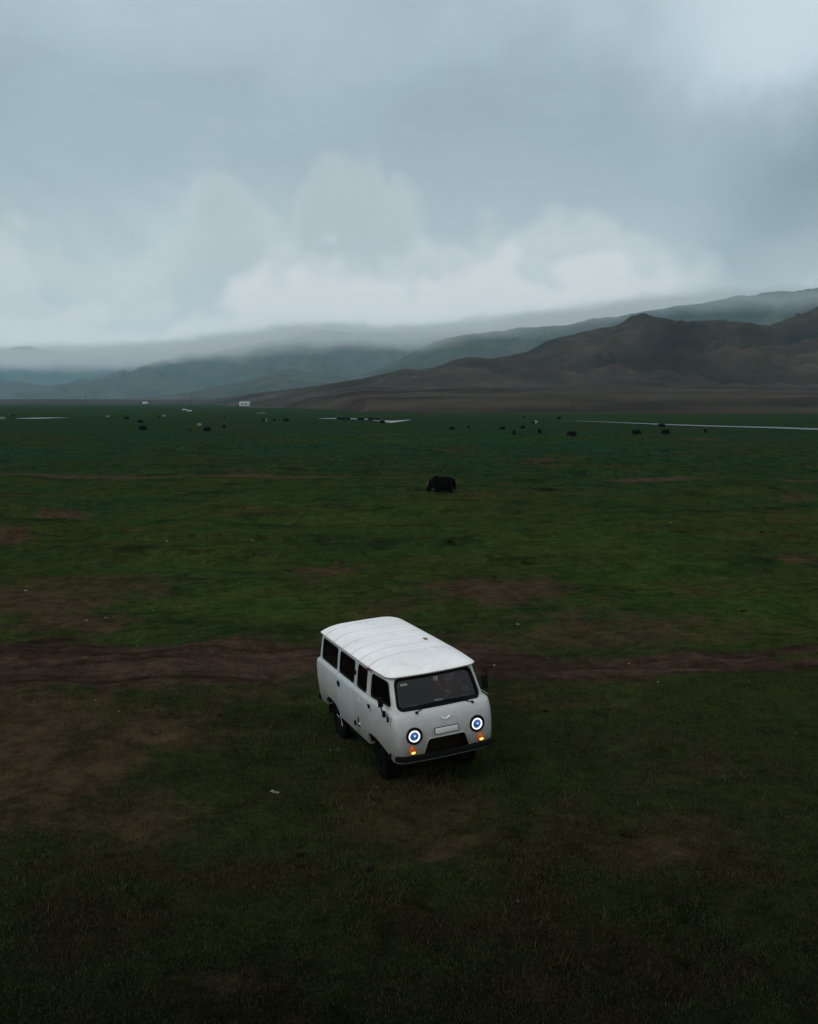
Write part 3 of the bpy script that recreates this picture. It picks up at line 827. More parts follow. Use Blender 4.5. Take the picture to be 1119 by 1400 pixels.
SLICES = [  # z, half width, front x, rear x
    (0.545, 0.905, 2.13, -2.15), (0.56, 0.925, 2.15, -2.165), (0.66, 0.945, 2.18, -2.18), (0.82, 0.960, 2.20, -2.19), (1.05, 0.970, 2.205, -2.19),
    (1.24, 0.968, 2.185, -2.18), (1.335, 0.962, 2.155, -2.175), (1.375, 0.955, 2.125, -2.165), (1.395, 0.942, 2.08, -2.15), (1.412, 0.918, 2.035, -2.13),
    (1.425, 0.902, 2.005, -2.12), (1.55, 0.884, 1.945, -2.10), (1.70, 0.862, 1.868, -2.08), (1.82, 0.840, 1.805, -2.065), (1.945, 0.818, 1.745, -2.05)]
def outline(hw, xf, xr, rf=0.17, rr=0.16, bow=0.06, taper=0.075, n=(10, 7, 30, 6, 7)):
    """plan outline of half the body (left side), from front centre to rear centre"""
    pts = []
    yc = hw - rf
    xcorner = xf - bow * (yc / hw) ** 2
    for i in range(n[0]):
        y = yc * i / n[0]
        pts.append((xf - bow * (y / hw) ** 2, y))
    cx = xcorner - rf * 0.92
    for i in range(n[1]):
        a = (math.pi / 2) * i / n[1]
        pts.append((cx + rf * 0.92 * math.cos(a), yc + rf * math.sin(a)))
    x2 = xr + rr
    for i in range(n[2]):
        k = i / n[2]
        pts.append((cx + (x2 - cx) * k, hw + 0.008 * math.sin(math.pi * k)))
    for i in range(n[3]):
        a = (math.pi / 2) * i / n[3]
        pts.append((x2 - rr * math.sin(a), hw - rr + rr * math.cos(a)))
    for i in range(n[4] + 1):
        y = (hw - rr) * (1 - i / n[4])
        pts.append((xr - 0.03 * (1 - (y / hw) ** 2), y))
    pts = [(x, y * (1 - taper * float(sstep(x, 0.7, 2.2)))) for x, y in pts]
    full = pts + [(x, -y) for (x, y) in reversed(pts[1:-1])]
    return full
def loft(off=0.0):
    zs = [s[0] for s in SLICES]
    def par(z):
        return [float(np.interp(z, zs, [s[k] for s in SLICES])) for k in (1, 2, 3)]
    lo, hi = zs[0] + off, zs[-1] - off
    lev = [lo] + [z for z in zs if lo + 0.004 < z < hi - 0.004] + [hi]
    bm = bmesh.new(); rings = []
    for z in lev:
        hw, xf, xr = par(z)
        rings.append([bm.verts.new((x, y, z)) for x, y in outline(hw - off, xf - off, xr + off)])
    n = len(rings[0])
    for a, b in zip(rings[:-1], rings[1:]):
        for k in range(n):
            bm.faces.new((a[k], a[(k + 1) % n], b[(k + 1) % n], b[k]))
    bm.faces.new(rings[0]); bm.faces.new(rings[-1])
    bmesh.ops.recalc_face_normals(bm, faces=bm.faces)
    return bm
def round_poly(pts, r, n=5):
    out = []; m = len(pts)
    for i in range(m):
        p = Vector(pts[i]); a = Vector(pts[i - 1]); b = Vector(pts[(i + 1) % m])
        ri = r[i] if isinstance(r, (list, tuple)) else r
        da = (a - p).normalized(); db = (b - p).normalized()
        if ri < 1e-4: out.append((p.x, p.y)); continue
        p0 = p + da * ri; p1 = p + db * ri
        for k in range(n + 1):
            s = k / n
            q = p0 * (1 - s) ** 2 + p * 2 * s * (1 - s) + p1 * s * s
            out.append((q.x, q.y))
    return out
def prism(poly, axis, a, b):
    bm = bmesh.new()
    def P(u, v, w):
        return {'x': (w, u, v), 'y': (u, w, v), 'z': (u, v, w)}[axis]
    A = [bm.verts.new(P(u, v, a)) for u, v in poly]; B = [bm.verts.new(P(u, v, b)) for u, v in poly]
    n = len(poly)
    for k in range(n):
        bm.faces.new((A[k], A[(k + 1) % n], B[(k + 1) % n], B[k]))
    bm.faces.new(A); bm.faces.new(B)
    bmesh.ops.recalc_face_normals(bm, faces=bm.faces)
    return bm
def me_of(bm, name="m"):
    me = bpy.data.meshes.new(name); bm.to_mesh(me); bm.free(); return me
def boolean(me, cutters, op):
    """me combined with each cutter mesh; returns a new mesh"""
    o = bpy.data.objects.new("work", me); COL.objects.link(o)
    cs = []
    for c in cutters:
        k = bpy.data.objects.new("cutter", c); COL.objects.link(k); cs.append(k)
        md = o.modifiers.new("b", 'BOOLEAN'); md.operation = op; md.solver = 'EXACT'; md.object = k
    dg = bpy.context.evaluated_depsgraph_get(); dg.update()
    res = bpy.data.meshes.new_from_object(o.evaluated_get(dg))
    for k in cs: bpy.data.objects.remove(k)
    bpy.data.objects.remove(o)
    return res
def put(name, me, mat, parent, angle=32, smooth=True):
    me.materials.clear(); me.materials.append(mat)
    me.name = name
    shade(me, smooth, angle)
    return link(bpy.data.objects.new(name, me), parent)
def grow(poly, d):
    c = Vector((sum(p[0] for p in poly) / len(poly), sum(p[1] for p in poly) / len(poly)))
    hx = max(abs(p[0] - c.x) for p in poly); hz = max(abs(p[1] - c.y) for p in poly)
    return [(c.x + (p[0] - c.x) * (hx + d) / hx, c.y + (p[1] - c.y) * (hz + d) / hz) for p in poly]

def build_van():
    van = thing("van", "old boxy grey-white van with white roof and lit ring headlights, below the dirt road", "van",
                (VAN_X, VAN_Y, 0), (0, 0, 0))
    van.matrix_world = Matrix.Translation((VAN_X, VAN_Y, VAN_Z)) @ Matrix.Rotation(VAN_YAW, 4, 'Z') @ Matrix.Rotation(VAN_PITCH, 4, 'Y') @ Matrix.Rotation(VAN_ROLL, 4, 'X')
    # openings -----------------------------------------------------------
    rr_ = [0.07, 0.07, 0.07, 0.07]
    def win(x0, x1, z0=1.462, z1=1.845, dx=0.0):
        return round_poly([(x0, z0), (x1 + dx, z0), (x1, z1), (x0, z1)], rr_)
    side_w = [win(-1.80, -0.85), win(-0.68, 0.17), win(0.36, 0.83), round_poly([(1.06, 1.46), (1.85, 1.485), (1.665, 1.845), (1.06, 1.845)], [.07, .05, .07, .07])]
    left_w = [win(-1.80, -0.85), win(-0.68, 0.17), win(0.30, 0.83), side_w[3]]
    shield = round_poly([(-0.725, 1.44), (0.725, 1.44), (0.665, 1.868), (-0.665, 1.868)], 0.10, 6)
    rear_w = round_poly([(-0.55, 1.46), (0.55, 1.46), (0.52, 1.80), (-0.52, 1.80)], 0.08)
    grille = round_poly([(-0.43, 0.63), (0.43, 0.63), (0.325, 0.93), (-0.325, 0.93)], [0.02, 0.02, 0.06, 0.06])
    farch = round_poly([(0.88, 0.40), (0.915, 0.74), (1.04, 0.805), (1.30, 0.79), (1.62, 0.70), (1.86, 0.60), (2.0, 0.40)], [0, .04, .07, .08, .1, .05, 0])
    rarch = round_poly([(-1.66, 0.40), (-1.63, 0.66), (-1.40, 0.79), (-0.96, 0.78), (-0.74, 0.63), (-0.62, 0.40)], [0, .06, .08, .08, .06, 0])
    def cut_all():
        cs = [me_of(prism(shield, 'x', 1.3, 2.6)), me_of(prism(rear_w, 'x', -2.6, -1.7)), me_of(prism(grille, 'x', 1.9, 2.6))]
        for w in side_w: cs.append(me_of(prism(w, 'y', -1.4, -0.6)))
        for w in left_w: cs.append(me_of(prism(w, 'y', 0.6, 1.4)))
        for s in (-1, 1):
            for a in (farch, rarch):
                cs.append(me_of(prism(a, 'y', min(s * .62, s * 1.4), max(s * .62, s * 1.4))))
        return cs
    shell = boolean(me_of(loft(0.0)), [me_of(loft(0.04))], 'DIFFERENCE')
    shell = boolean(shell, cut_all(), 'DIFFERENCE')
    # doors split from the shell along thin gaps
    front_door = [(1.005, 0.50), (1.985, 0.50), (2.0, 0.66), (2.0, 1.38), (1.95, 1.43), (1.735, 1.905), (1.005, 1.905)]
    side_door = [(-0.765, 0.57), (0.262, 0.57), (0.262, 1.905), (-0.765, 1.905)]
    doors = [("front_door", front_door, -1, P_BODY), ("front_door", front_door, 1, P_BODY), ("side_door", side_door, -1, P_DOOR)]
    gaps = []; door_obs = []
    for nm, poly, s, mat in doors:
        rp = round_poly(poly, 0.05)
        lo, hi = (-1.4, -0.70) if s < 0 else (0.70, 1.4)
        d = boolean(shell.copy(), [me_of(prism(rp, 'y', lo, hi))], 'INTERSECT')
        door_obs.append(put(nm, d, mat, van))
        gaps.append(me_of(prism(grow(rp, 0.013), 'y', lo, hi)))
    body = boolean(shell, gaps, 'DIFFERENCE')
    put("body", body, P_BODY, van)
    fdoor_r, fdoor_l, sdoor = door_obs
    sdoor['label'] = "bluish white side door with a dark oval handle recess"
    # dark filler right behind the gaps
    fill = boolean(me_of(loft(0.044)), [me_of(loft(0.060))], 'DIFFERENCE')
    fill = boolean(fill, [c for c in cut_all()], 'DIFFERENCE')
    put("inner_lining", fill, M_DARKIN, van)
    # glass and rubber seals
    gl_shell = boolean(me_of(loft(0.018)), [me_of(loft(0.024))], 'DIFFERENCE')
    se_shell = boolean(me_of(loft(-0.008)), [me_of(loft(0.032))], 'DIFFERENCE')
    def window(name, poly, axis, lo, hi, parent, seal=0.026):
        g = boolean(gl_shell.copy(), [me_of(prism(grow(poly, -0.004), axis, lo, hi))], 'INTERSECT')
        s = boolean(se_shell.copy(), [me_of(prism(grow(poly, seal), axis, lo, hi))], 'INTERSECT')
        s = boolean(s, [me_of(prism(grow(poly, -0.008), axis, lo, hi))], 'DIFFERENCE')
        f = put(name, g, M_GLASS, parent)
        return f, s
    f, s = window("windscreen", shield, 'x', 1.3, 2.6, van, 0.034); put("window_seal", s, M_RUBBER, f)
    f, s = window("window", rear_w, 'x', -2.6, -1.7, van); put("window_seal", s, M_RUBBER, f)
    for ws, s_, own in ((side_w, -1, [van, sdoor, van, fdoor_r]), (left_w, 1, [van, van, van, fdoor_l])):
        for w, par in zip(ws, own):
            lo, hi = (-1.4, -0.6) if s_ < 0 else (0.6, 1.4)
            f, s = window("window", w, 'y', lo, hi, par, 0.012)
            if par is van: put("window_seal", s, M_RUBBER, f)
            else: put("window_seal", s, M_RUBBER, par)
    # roof ----------------------------------------------------------------
    ol = outline(0.846, 1.825, -2.09, rf=0.20, rr=0.20, bow=0.07, n=(14, 10, 330, 8, 10))
    bm = bmesh.new(); rings = []
    seams = [-1.62, -1.06, -0.50, 0.0, 0.46, 0.93]
    def rib(x):
        return sum(0.003 * math.exp(-((x - q - 0.03) / 0.03) ** 2) - 0.020 * math.exp(-((x - q) / 0.012) ** 2) for q in seams)
    for (s, z) in [(1.0, 1.913), (1.012, 1.930), (1.0, 1.950)] + [(k, None) for k in (0.985, 0.96, 0.92, 0.87, 0.80, 0.72, 0.63, 0.53, 0.42, 0.31, 0.2, 0.1, 0.0)]:
        ring = []
        for (x, y) in ol:
            tx = min(max(x, -1.55), 0.95)
            px_, py_ = tx + (x - tx) * s, y * s
            if z is None:
                h = 1.950 + 0.140 * (1 - s ** 3.6) * (1 - 0.10 * max(0, (px_ - 0.6) / 1.2) ** 2)
                h += rib(px_) * (1 - s ** 7) * min(1, (1 - s) * 9 + 0.25)
            else: h = z
            ring.append(bm.verts.new((px_, py_, h)))
        rings.append(ring)
    n = len(ol)
    for a, b in zip(rings[:-1], rings[1:]):
        for k in range(n):
            bm.faces.new((a[k], a[(k + 1) % n], b[(k + 1) % n], b[k]))
    bm.faces.new(rings[0])
    bmesh.ops.remove_doubles(bm, verts=bm.verts, dist=1e-4)
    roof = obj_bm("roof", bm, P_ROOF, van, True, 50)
    # gutter rail
    bm = bmesh.new()
    gl = outline(0.856, 1.838, -2.10, rf=0.20, rr=0.20, bow=0.07, n=(10, 8, 40, 6, 6))
    r1, r2, r3, r4 = [], [], [], []
    for (x, y) in gl:
        L = math.hypot(x, y) or 1
        r1.append(bm.verts.new((x, y, 1.919))); r2.append(bm.verts.new((x * 1.006, y * 1.012, 1.937)))
        r3.append(bm.verts.new((x * 0.996, y * 0.992, 1.934))); r4.append(bm.verts.new((x * 0.99, y * 0.975, 1.917)))
    for a, b in ((r1, r2), (r2, r3), (r3, r4), (r4, r1)):
        for k in range(len(gl)):
            bm.faces.new((a[k], a[(k + 1) % len(gl)], b[(k + 1) % len(gl)], b[k]))
    obj_bm("gutter", bm, P_GUTTER, roof)
    bm = bmesh.new(); add_box(bm, (0.20, 0.46, 2.074), (0.34, 0.52, 2.084), 0.004, Matrix.Rotation(0.0, 4, 'Z'))
    obj_bm("rust_patch", bm, simple("rust_scab", (0.16, 0.05, 0.03), 0.9, var=0.5, scale=30), roof)
    # belt moulding that catches the light
    bm = bmesh.new()
    for s in (-1, 1):
        pts = [(x, s * 0.9585, 1.372) for x in np.linspace(1.84, -2.0, 24)]
        add_tube(bm, pts, 0.007, 6)
    obj_bm("belt_moulding", bm, P_BODY, van)
    # front fittings --------------------------------------------------------
    def nose_x(y, z):
        zs = [s[0] for s in SLICES]
        hw = float(np.interp(z, zs, [s[1] for s in SLICES])); xf = float(np.interp(z, zs, [s[2] for s in SLICES]))
        return xf - 0.06 * (y / hw) ** 2
    for s in (-1, 1):
        y, z = s * 0.565, 1.02
        x = nose_x(y, z) - 0.012
        toe = Matrix.Translation((x, y, z)) @ Matrix.Rotation(s * 0.08, 4, 'Z') @ Matrix.Scale(0.87, 4)
        bm = bmesh.new()
        add_lathe(bm, [(-0.06, 0.152), (0.0, 0.162), (0.020, 0.159), (0.034, 0.146), (0.026, 0.124), (0.0, 0.112), (-0.06, 0.10)], 'x', 40)
        for v in bm.verts:                       # the bezel's brow is deeper than its chin
            v.co.x += 0.018 * max(0, v.co.z / 0.14)
            if v.co.z > 0.05: v.co.z += 0.014 * (v.co.z / 0.14)
        bm.transform(toe)
        hl = obj_bm("headlight", bm, M_RUBBER, van)
        bm = bmesh.new(); add_lathe(bm, [(0.006, 0.110), (0.020, 0.109), (0.027, 0.099), (0.020, 0.090), (0.006, 0.088)], 'x', 40, closed=True); bm.transform(toe)
        obj_bm("halo_ring", bm, M_RING, hl)
        bm = bmesh.new(); add_lathe(bm, [(-0.01, 0.108), (0.004, 0.108), (0.004, 0.0)], 'x', 32); bm.transform(toe)
        obj_bm("reflector", bm, M_REFL, hl)
        bm = bmesh.new(); add_lathe(bm, [(0.0, 0.072), (0.016, 0.070), (0.030, 0.052), (0.038, 0.024), (0.040, 0.001)], 'x', 28); bm.transform(toe)
        obj_bm("lens", bm, M_BLUE, hl)
        bm = bmesh.new()
        bmesh.ops.create_uvsphere(bm, u_segments=14, v_segments=8, radius=0.021, matrix=toe @ Matrix.Translation((0.032, 0.0, 0.012)))
        obj_bm("projector", bm, M_BLUEHI, hl)
        # turn lamp: a teardrop of amber
        y, z = s * 0.615, 0.785
        x = nose_x(y, z) - 0.004
        bm = bmesh.new()
        add_lathe(bm, [(0, 0.074), (0.02, 0.072), (0.04, 0.062), (0.062, 0.036), (0.07, 0.002)], 'x', 28)
        for v in bm.verts:
            if v.co.z > 0: v.co.z *= 1.28; v.co.y *= 1 - 0.45 * min(1, v.co.z / 0.09)
        bm.transform(Matrix.Translation((x, y, z)) @ Matrix.Scale(0.93, 4))
        tl = obj_bm("turn_lamp", bm, M_AMBER, van)
        bm = bmesh.new(); bmesh.ops.create_uvsphere(bm, u_segments=16, v_segments=10, radius=0.036, matrix=Matrix.Translation((x + 0.046, y, z - 0.022)) @ Matrix.Diagonal((0.75, 1.1, 0.8, 1)))
        obj_bm("bulb", bm, M_AMBER_LIT, tl)
    # radiator panel behind the grille opening
    bm = bmesh.new()
    add_box(bm, (1.985, -0.42, 0.60), (2.0, 0.42, 0.93))
    for k in range(7):
        add_box(bm, (2.0, -0.40, 0.625 + k * 0.04), (2.012, 0.40, 0.64 + k * 0.04))
    obj_bm("radiator", bm, simple("dusty_radiator", (0.013, 0.010, 0.008), 0.95, spec=0.05, var=0.6, scale=5), van)
    # lip around it
    bm = bmesh.new()
    gp_ = grow(grille, 0.012)
    pts = []
    for (u, v) in gp_ + gp_[:1]:
        pts.append((nose_x(u, v) + 0.004, u, v))
    add_tube(bm, pts, 0.012, 6, False)
    obj_bm("grille_lip", bm, P_BODY, van)
    # blank number plate in a dark frame
    xp = nose_x(0, 1.02) + 0.006
    bm = bmesh.new(); add_box(bm, (xp - 0.012, -0.216, 0.987), (xp + 0.004, 0.216, 1.103), 0.004)
    np_ = obj_bm("number_plate", bm, M_BLACK, van)
    bm = bmesh.new(); add_box(bm, (xp + 0.002, -0.206, 0.997), (xp + 0.008, 0.206, 1.093), 0.002)
    obj_bm("plate_face", bm, M_PLATE, np_)
    # small winged emblem
    bm = bmesh.new(); xe = nose_x(0, 1.20) + 0.006
    for s in (-1, 1):
        w = [(0, 1.215), (0.012 * s, 1.235), (0.08 * s, 1.262), (0.066 * s, 1.240), (0.022 * s, 1.222)]
        A = [bm.verts.new((xe + 0.008, u, v)) for u, v in w]; B = [bm.verts.new((xe - 0.02, u, v)) for u, v in w]
        for k in range(5): bm.faces.new((A[k], A[(k + 1) % 5], B[(k + 1) % 5], B[k]))
        bm.faces.new(A); bm.faces.new(B)
    obj_bm("emblem", bm, M_PALE, van, False)
    # bumpers
    def bumper(name, sign, zb, zt, prj, mat):
        bm = bmesh.new(); path = []
        base = outline(0.915, 2.205, -2.19, n=(12, 9, 10, 6, 8))
        h = [(x, y) for x, y in base[:len(base) // 2 + 1]]
        sel = [(x, y) for x, y in h if (x > 2.06 if sign > 0 else x < -2.02)]
        if sign < 0: sel = sel[::-1]
        full = [(x, -y) for x, y in sel[::-1]] + [(x, y) for x, y in sel[1:]]
        prof = [(0.012, zb), (prj, zb + 0.008), (prj + 0.008, (zb + zt) / 2), (prj, zt - 0.008), (0.012, zt)]
        rings = []
        for i, (x, y) in enumerate(full):
            a = Vector(full[max(i - 1, 0)]); b = Vector(full[min(i + 1, len(full) - 1)])
            nrm = Vector((b.y - a.y, -(b.x - a.x))).normalized()
            if nrm.dot(Vector((x, y)) - Vector((sign * 1.2, 0))) < 0: nrm = -nrm
            rings.append([bm.verts.new((x + nrm.x * d, y + nrm.y * d, z)) for d, z in prof])
        for A, B in zip(rings[:-1], rings[1:]):
            for k in range(5): bm.faces.new((A[k], A[(k + 1) % 5], B[(k + 1) % 5], B[k]))
        bm.faces.new(rings[0]); bm.faces.new(rings[-1])
        return obj_bm(name, bm, mat, van)
    bumper("bumper", 1, 0.610, 0.705, 0.060, M_BLACK)
    bumper("bumper", -1, 0.56, 0.66, 0.06, M_BLACK)
    # wipers
    def shield_pt(y, z, off=0.02):
        zs = [s[0] for s in SLICES]
        hw = float(np.interp(z, zs, [s[1] for s in SLICES])); xf = float(np.interp(z, zs, [s[2] for s in SLICES]))
        return (xf - 0.06 * (y / hw) ** 2 + off, y, z)
    for (yb, dirn) in ((-0.47, 1), (0.54, -1)):
        bm = bmesh.new()
        b0 = shield_pt(yb, 1.385, 0.02)
        add_lathe(bm, [(-0.02, 0.022), (0.03, 0.018)], 'x', 10, b0)
        y1 = yb + dirn * 0.36
        tip = shield_pt(y1, 1.475, 0.025)
        add_tube(bm, [b0, shield_pt(yb + dirn * 0.16, 1.425, 0.03), tip], 0.008, 6)
        wp = obj_bm("wiper", bm, M_BLACK, van)
        bm = bmesh.new()
        add_tube(bm, [shield_pt(y1 + d, 1.462 + 0.03 * (d * dirn) , 0.010) for d in np.linspace(-0.26, 0.26, 7)], 0.009, 6)
        obj_bm("wiper_blade", bm, M_RUBBER, wp)
    # mirrors
    bm = bmesh.new()
    add_box(bm, (1.72, 0.895, 1.445), (1.79, 1.005, 1.70), 0.03)
    mr = obj_bm("mirror", bm, M_BLACK, van)
    bm = bmesh.new(); add_tube(bm, [(1.80, 0.88, 1.80), (1.79, 0.96, 1.79), (1.765, 0.985, 1.71), (1.765, 0.985, 1.43), (1.80, 0.96, 1.37), (1.84, 0.92, 1.36)], 0.011, 7)
    obj_bm("mirror_arm", bm, M_BLACK, mr)
    bm = bmesh.new()
    add_box(bm, (1.80, -1.035, 1.49), (1.86, -0.945, 1.67), 0.028)
    mr = obj_bm("mirror", bm, M_BLACK, van)
    bm = bmesh.new(); add_tube(bm, [(1.88, -0.93, 1.37), (1.86, -0.98, 1.42), (1.84, -0.99, 1.50)], 0.012, 7)
    add_box(bm, (1.85, -0.99, 1.335), (1.91, -0.935, 1.44), 0.012)
    obj_bm("mirror_arm", bm, M_BLACK, mr)
    # handles, hinges, filler cap
    def disc(name, x, z, rx, rz, parent, mat, y=-0.972, d=0.014):
        bm = bmesh.new(); add_lathe(bm, [(0.03, 1.0), (-d * 0.5, 1.0), (-d, 0.8), (-d, 0.0)], 'y', 22)
        for v in bm.verts: v.co = Vector((x + v.co.x * rx, y + v.co.y, z + v.co.z * rz))
        return obj_bm(name, bm, mat, parent)
    disc("handle", -0.60, 1.255, 0.085, 0.062, sdoor, M_BLACK)
    h = disc("handle", 1.10, 1.30, 0.05, 0.035, fdoor_r, M_BLACK)
    bm = bmesh.new(); add_tube(bm, [(1.10, -0.985, 1.30), (1.10, -1.005, 1.30), (1.23, -1.005, 1.295)], 0.012, 7)
    obj_bm("lever", bm, M_CHROME, h)
    disc("hinge", 0.28, 0.76, 0.045, 0.05, sdoor, M_BLACK)
    disc("hinge", 0.215, 1.66, 0.05, 0.055, sdoor, M_BLACK, -0.872)
    disc("filler_cap", 0.53, 0.80, 0.04, 0.04, van, M_CHROME, -0.975)
    disc("filler_recess", 0.47, 0.87, 0.04, 0.075, van, M_CHASSIS, -0.967, 0.006)
    for z in (1.33, 0.70):
        bm = bmesh.new(); add_tube(bm, [(2.005, -0.945, z - 0.045), (2.005, -0.945, z + 0.045)], 0.02, 8)
        obj_bm("hinge", bm, M_BLACK, fdoor_r)
    # small red marker lamp at the gutter, and tail lamps
    bm = bmesh.new(); add_box(bm, (0.93, -0.90, 1.89), (1.03, -0.862, 1.945), 0.012); obj_bm("marker_lamp", bm, M_RED, van)
    for s in (-1, 1):
        bm = bmesh.new(); add_box(bm, (-2.235, s * 0.80 - 0.05, 0.86), (-2.165, s * 0.80 + 0.05, 1.06), 0.02); obj_bm("tail_lamp", bm, M_RED, van)
    # wheels -----------------------------------------------------------------
    def wheel(x, y, steer):
        s = 1 if y > 0 else -1
        Mw = Matrix.Translation((x, y, 0.385)) @ Matrix.Rotation(steer, 4, 'Z')
        bm = bmesh.new()
        R0, w = 0.385, 0.125
        prof = [(-w * .72, 0.215), (-w * .95, 0.25), (-w, 0.30), (-w * .93, 0.352), (-w * .72, R0 - .006), (-w * .3, R0), (w * .3, R0), (w * .72, R0 - .006), (w * .93, 0.352), (w, 0.30), (w * .95, 0.25), (w * .72, 0.215)]
        add_lathe(bm, prof, 'y', 56, closed=True)
        for k in range(28):
            for j, yy in enumerate((-0.085, -0.028, 0.028, 0.085)):
                a = 2 * math.pi * (k + 0.5 * (j % 2)) / 28
                Mb = Matrix.Rotation(-a, 4, 'Y') @ Matrix.Translation((R0 - 0.004, yy, 0))
                add_box(bm, (-0.012, -0.022, -0.026), (0.012, 0.022, 0.026), 0, Mb)
        bm.transform(Mw)
        wh = obj_bm("wheel", bm, M_TYRE, van)
        wh.name = "wheel"
        bm = bmesh.new()
        add_lathe(bm, [(-w * .8, 0.214), (-w * .8, 0.20), (-0.02, 0.19), (w * .5, 0.20), (w * .8, 0.216), (w * .8, 0.224), (-w * .8, 0.224)], 'y', 40, closed=True)
        add_lathe(bm, [(s * 0.0, 0.20), (s * 0.02, 0.19), (s * 0.02, 0.0)], 'y', 30)
        bm.transform(Mw)
        rim = obj_bm("rim", bm, M_BLACK, wh)
        bm = bmesh.new()
        for k in range(5):
            a = 2 * math.pi * k / 5 + 0.3
            Ms = Matrix.Rotation(-a, 4, 'Y')
            lo_y, hi_y = sorted((s * 0.035, s * 0.085))
            add_box(bm, (0.045, lo_y, -0.018), (0.205, hi_y, 0.018), 0.010, Ms)
        add_lathe(bm, [(s * 0.03, 0.055), (s * 0.095, 0.050), (s * 0.10, 0.0)], 'y', 20)
        bm.transform(Mw)
        obj_bm("spokes", bm, M_SILVER if x < 0 else M_BLACK, rim)
        return wh
    for (x, y, st) in ((1.15, -0.735, -0.10), (1.15, 0.735, -0.10), (-1.15, -0.75, 0), (-1.15, 0.75, 0)):
        wheel(x, y, st)
    # underbody
    bm = bmesh.new()
    add_box(bm, (-2.0, -0.42, 0.42), (2.05, -0.32, 0.56)); add_box(bm, (-2.0, 0.32, 0.42), (2.05, 0.42, 0.56))
    for x in (-1.15, 1.15):
        add_tube(bm, [(x, -0.68, 0.385), (x, -0.2, 0.385), (x, 0.0, 0.385), (x, 0.2, 0.385), (x, 0.68, 0.385)], [0.045, 0.05, 0.14, 0.05, 0.045], 12)
    add_tube(bm, [(-0.3, 0.1, 0.42), (0.7, 0.1, 0.42)], 0.12, 10)
    add_box(bm, (-0.5, -0.85, 0.36), (0.3, -0.48, 0.55), 0.03)
    obj_bm("underbody", bm, M_CHASSIS, van)
    for s in (-1, 1):
        bm = bmesh.new(); add_box(bm, (-1.70, s * 0.76 - 0.13, 0.34), (-1.685, s * 0.76 + 0.13, 0.62)); obj_bm("mud_flap", bm, M_RUBBER, van)
    # cabin -----------------------------------------------------------------
    bm = bmesh.new()
    add_box(bm, (-2.05, -0.86, 0.66), (1.9, 0.86, 0.70))
    obj_bm("cabin_floor", bm, M_DARKIN, van)
    bm = bmesh.new()
    ds = [(1.50, 1.22), (1.62, 1.36), (1.93, 1.40), (1.96, 0.75), (1.60, 0.75)]
    A = [bm.verts.new((x, -0.83, z)) for x, z in ds]; B = [bm.verts.new((x, 0.83, z)) for x, z in ds]
    for k in range(5): bm.faces.new((A[k], A[(k + 1) % 5], B[(k + 1) % 5], B[k]))
    bm.faces.new(A); bm.faces.new(B)
    dash = obj_bm("dashboard", bm, M_DARKIN, van)
    for (lo, hi, mt) in (((1.66, 0.02, 1.385), (1.80, 0.16, 1.40), M_PALE), ((1.70, -0.46, 1.385), (1.80, -0.32, 1.395), M_SEAT2), ((1.80, -0.60, 1.395), (1.90, -0.50, 1.425), M_SEAT)):
        bm = bmesh.new(); add_box(bm, lo, hi, 0.004); obj_bm("dash_item", bm, mt, dash)
    bm = bmesh.new(); add_box(bm, (1.0, -0.30, 0.70), (1.7, 0.30, 1.12), 0.06); obj_bm("engine_cover", bm, M_SEAT2, van)
    def seat(x, y, mat, w=0.25, tall=True):
        bm = bmesh.new(); add_box(bm, (x - 0.25, y - w, 0.98), (x + 0.25, y + w, 1.12), 0.05)
        st = obj_bm("seat", bm, mat, van)
        bm = bmesh.new(); add_box(bm, (x - 0.06, -w, 0), (x + 0.06, w, 0.52), 0.05)
        bm.transform(Matrix.Translation((x - 0.20 - x * 1.0, y, 1.08)) @ Matrix.Identity(4)) if False else bm.transform(Matrix.Translation((-0.22, y, 1.08)))
        obj_bm("backrest", bm, mat, st)
        if tall:
            bm = bmesh.new(); add_box(bm, (x - 0.27, y - 0.13, 1.62), (x - 0.18, y + 0.13, 1.78), 0.035); obj_bm("headrest", bm, mat, st)
        bm = bmesh.new(); add_box(bm, (x - 0.18, y - w * .8, 0.70), (x + 0.18, y + w * .8, 0.98)); obj_bm("seat_base", bm, M_DARKIN, st)
    seat(1.12, -0.56, M_SEAT2); seat(1.12, 0.56, M_SEAT)
    seat(-0.25, -0.45, M_SEAT, 0.40, False); seat(-0.25, 0.45, M_SEAT, 0.40, False); seat(-1.35, -0.45, M_SEAT2, 0.40, False); seat(-1.35, 0.45, M_SEAT2, 0.40, False)
    # steering wheel
    Ms = Matrix.Translation((1.50, 0.56, 1.34)) @ Matrix.Rotation(R(-38), 4, 'Y')
    bm = bmesh.new(); pr = [(0.014 * math.sin(t), 0.19 + 0.014 * math.cos(t)) for t in np.linspace(0, 2 * math.pi, 9)[:-1]]
    add_lathe(bm, pr, 'z', 36, closed=True) if False else add_lathe(bm, pr, 'z', 36, closed=True)
    add_lathe(bm, [(-0.02, 0.05), (0.012, 0.045), (0.016, 0.0)], 'z', 16)
    for k in range(3):
        a = 2 * math.pi * k / 3 + math.pi / 2
        add_tube(bm, [(0.04 * math.cos(a), 0.04 * math.sin(a), 0), (0.19 * math.cos(a), 0.19 * math.sin(a), 0)], 0.011, 6)
    add_tube(bm, [(0, 0, -0.02), (0, 0, -0.35)], 0.022, 8)
    bm.transform(Ms)
    obj_bm("steering_wheel", bm, M_RUBBER, van)
    # rear-view mirror, sticker, curtain
    bm = bmesh.new(); add_box(bm, (1.70, 0.02, 1.735), (1.72, 0.10, 1.815), 0.006); obj_bm("interior_mirror", bm, M_PALE, van)
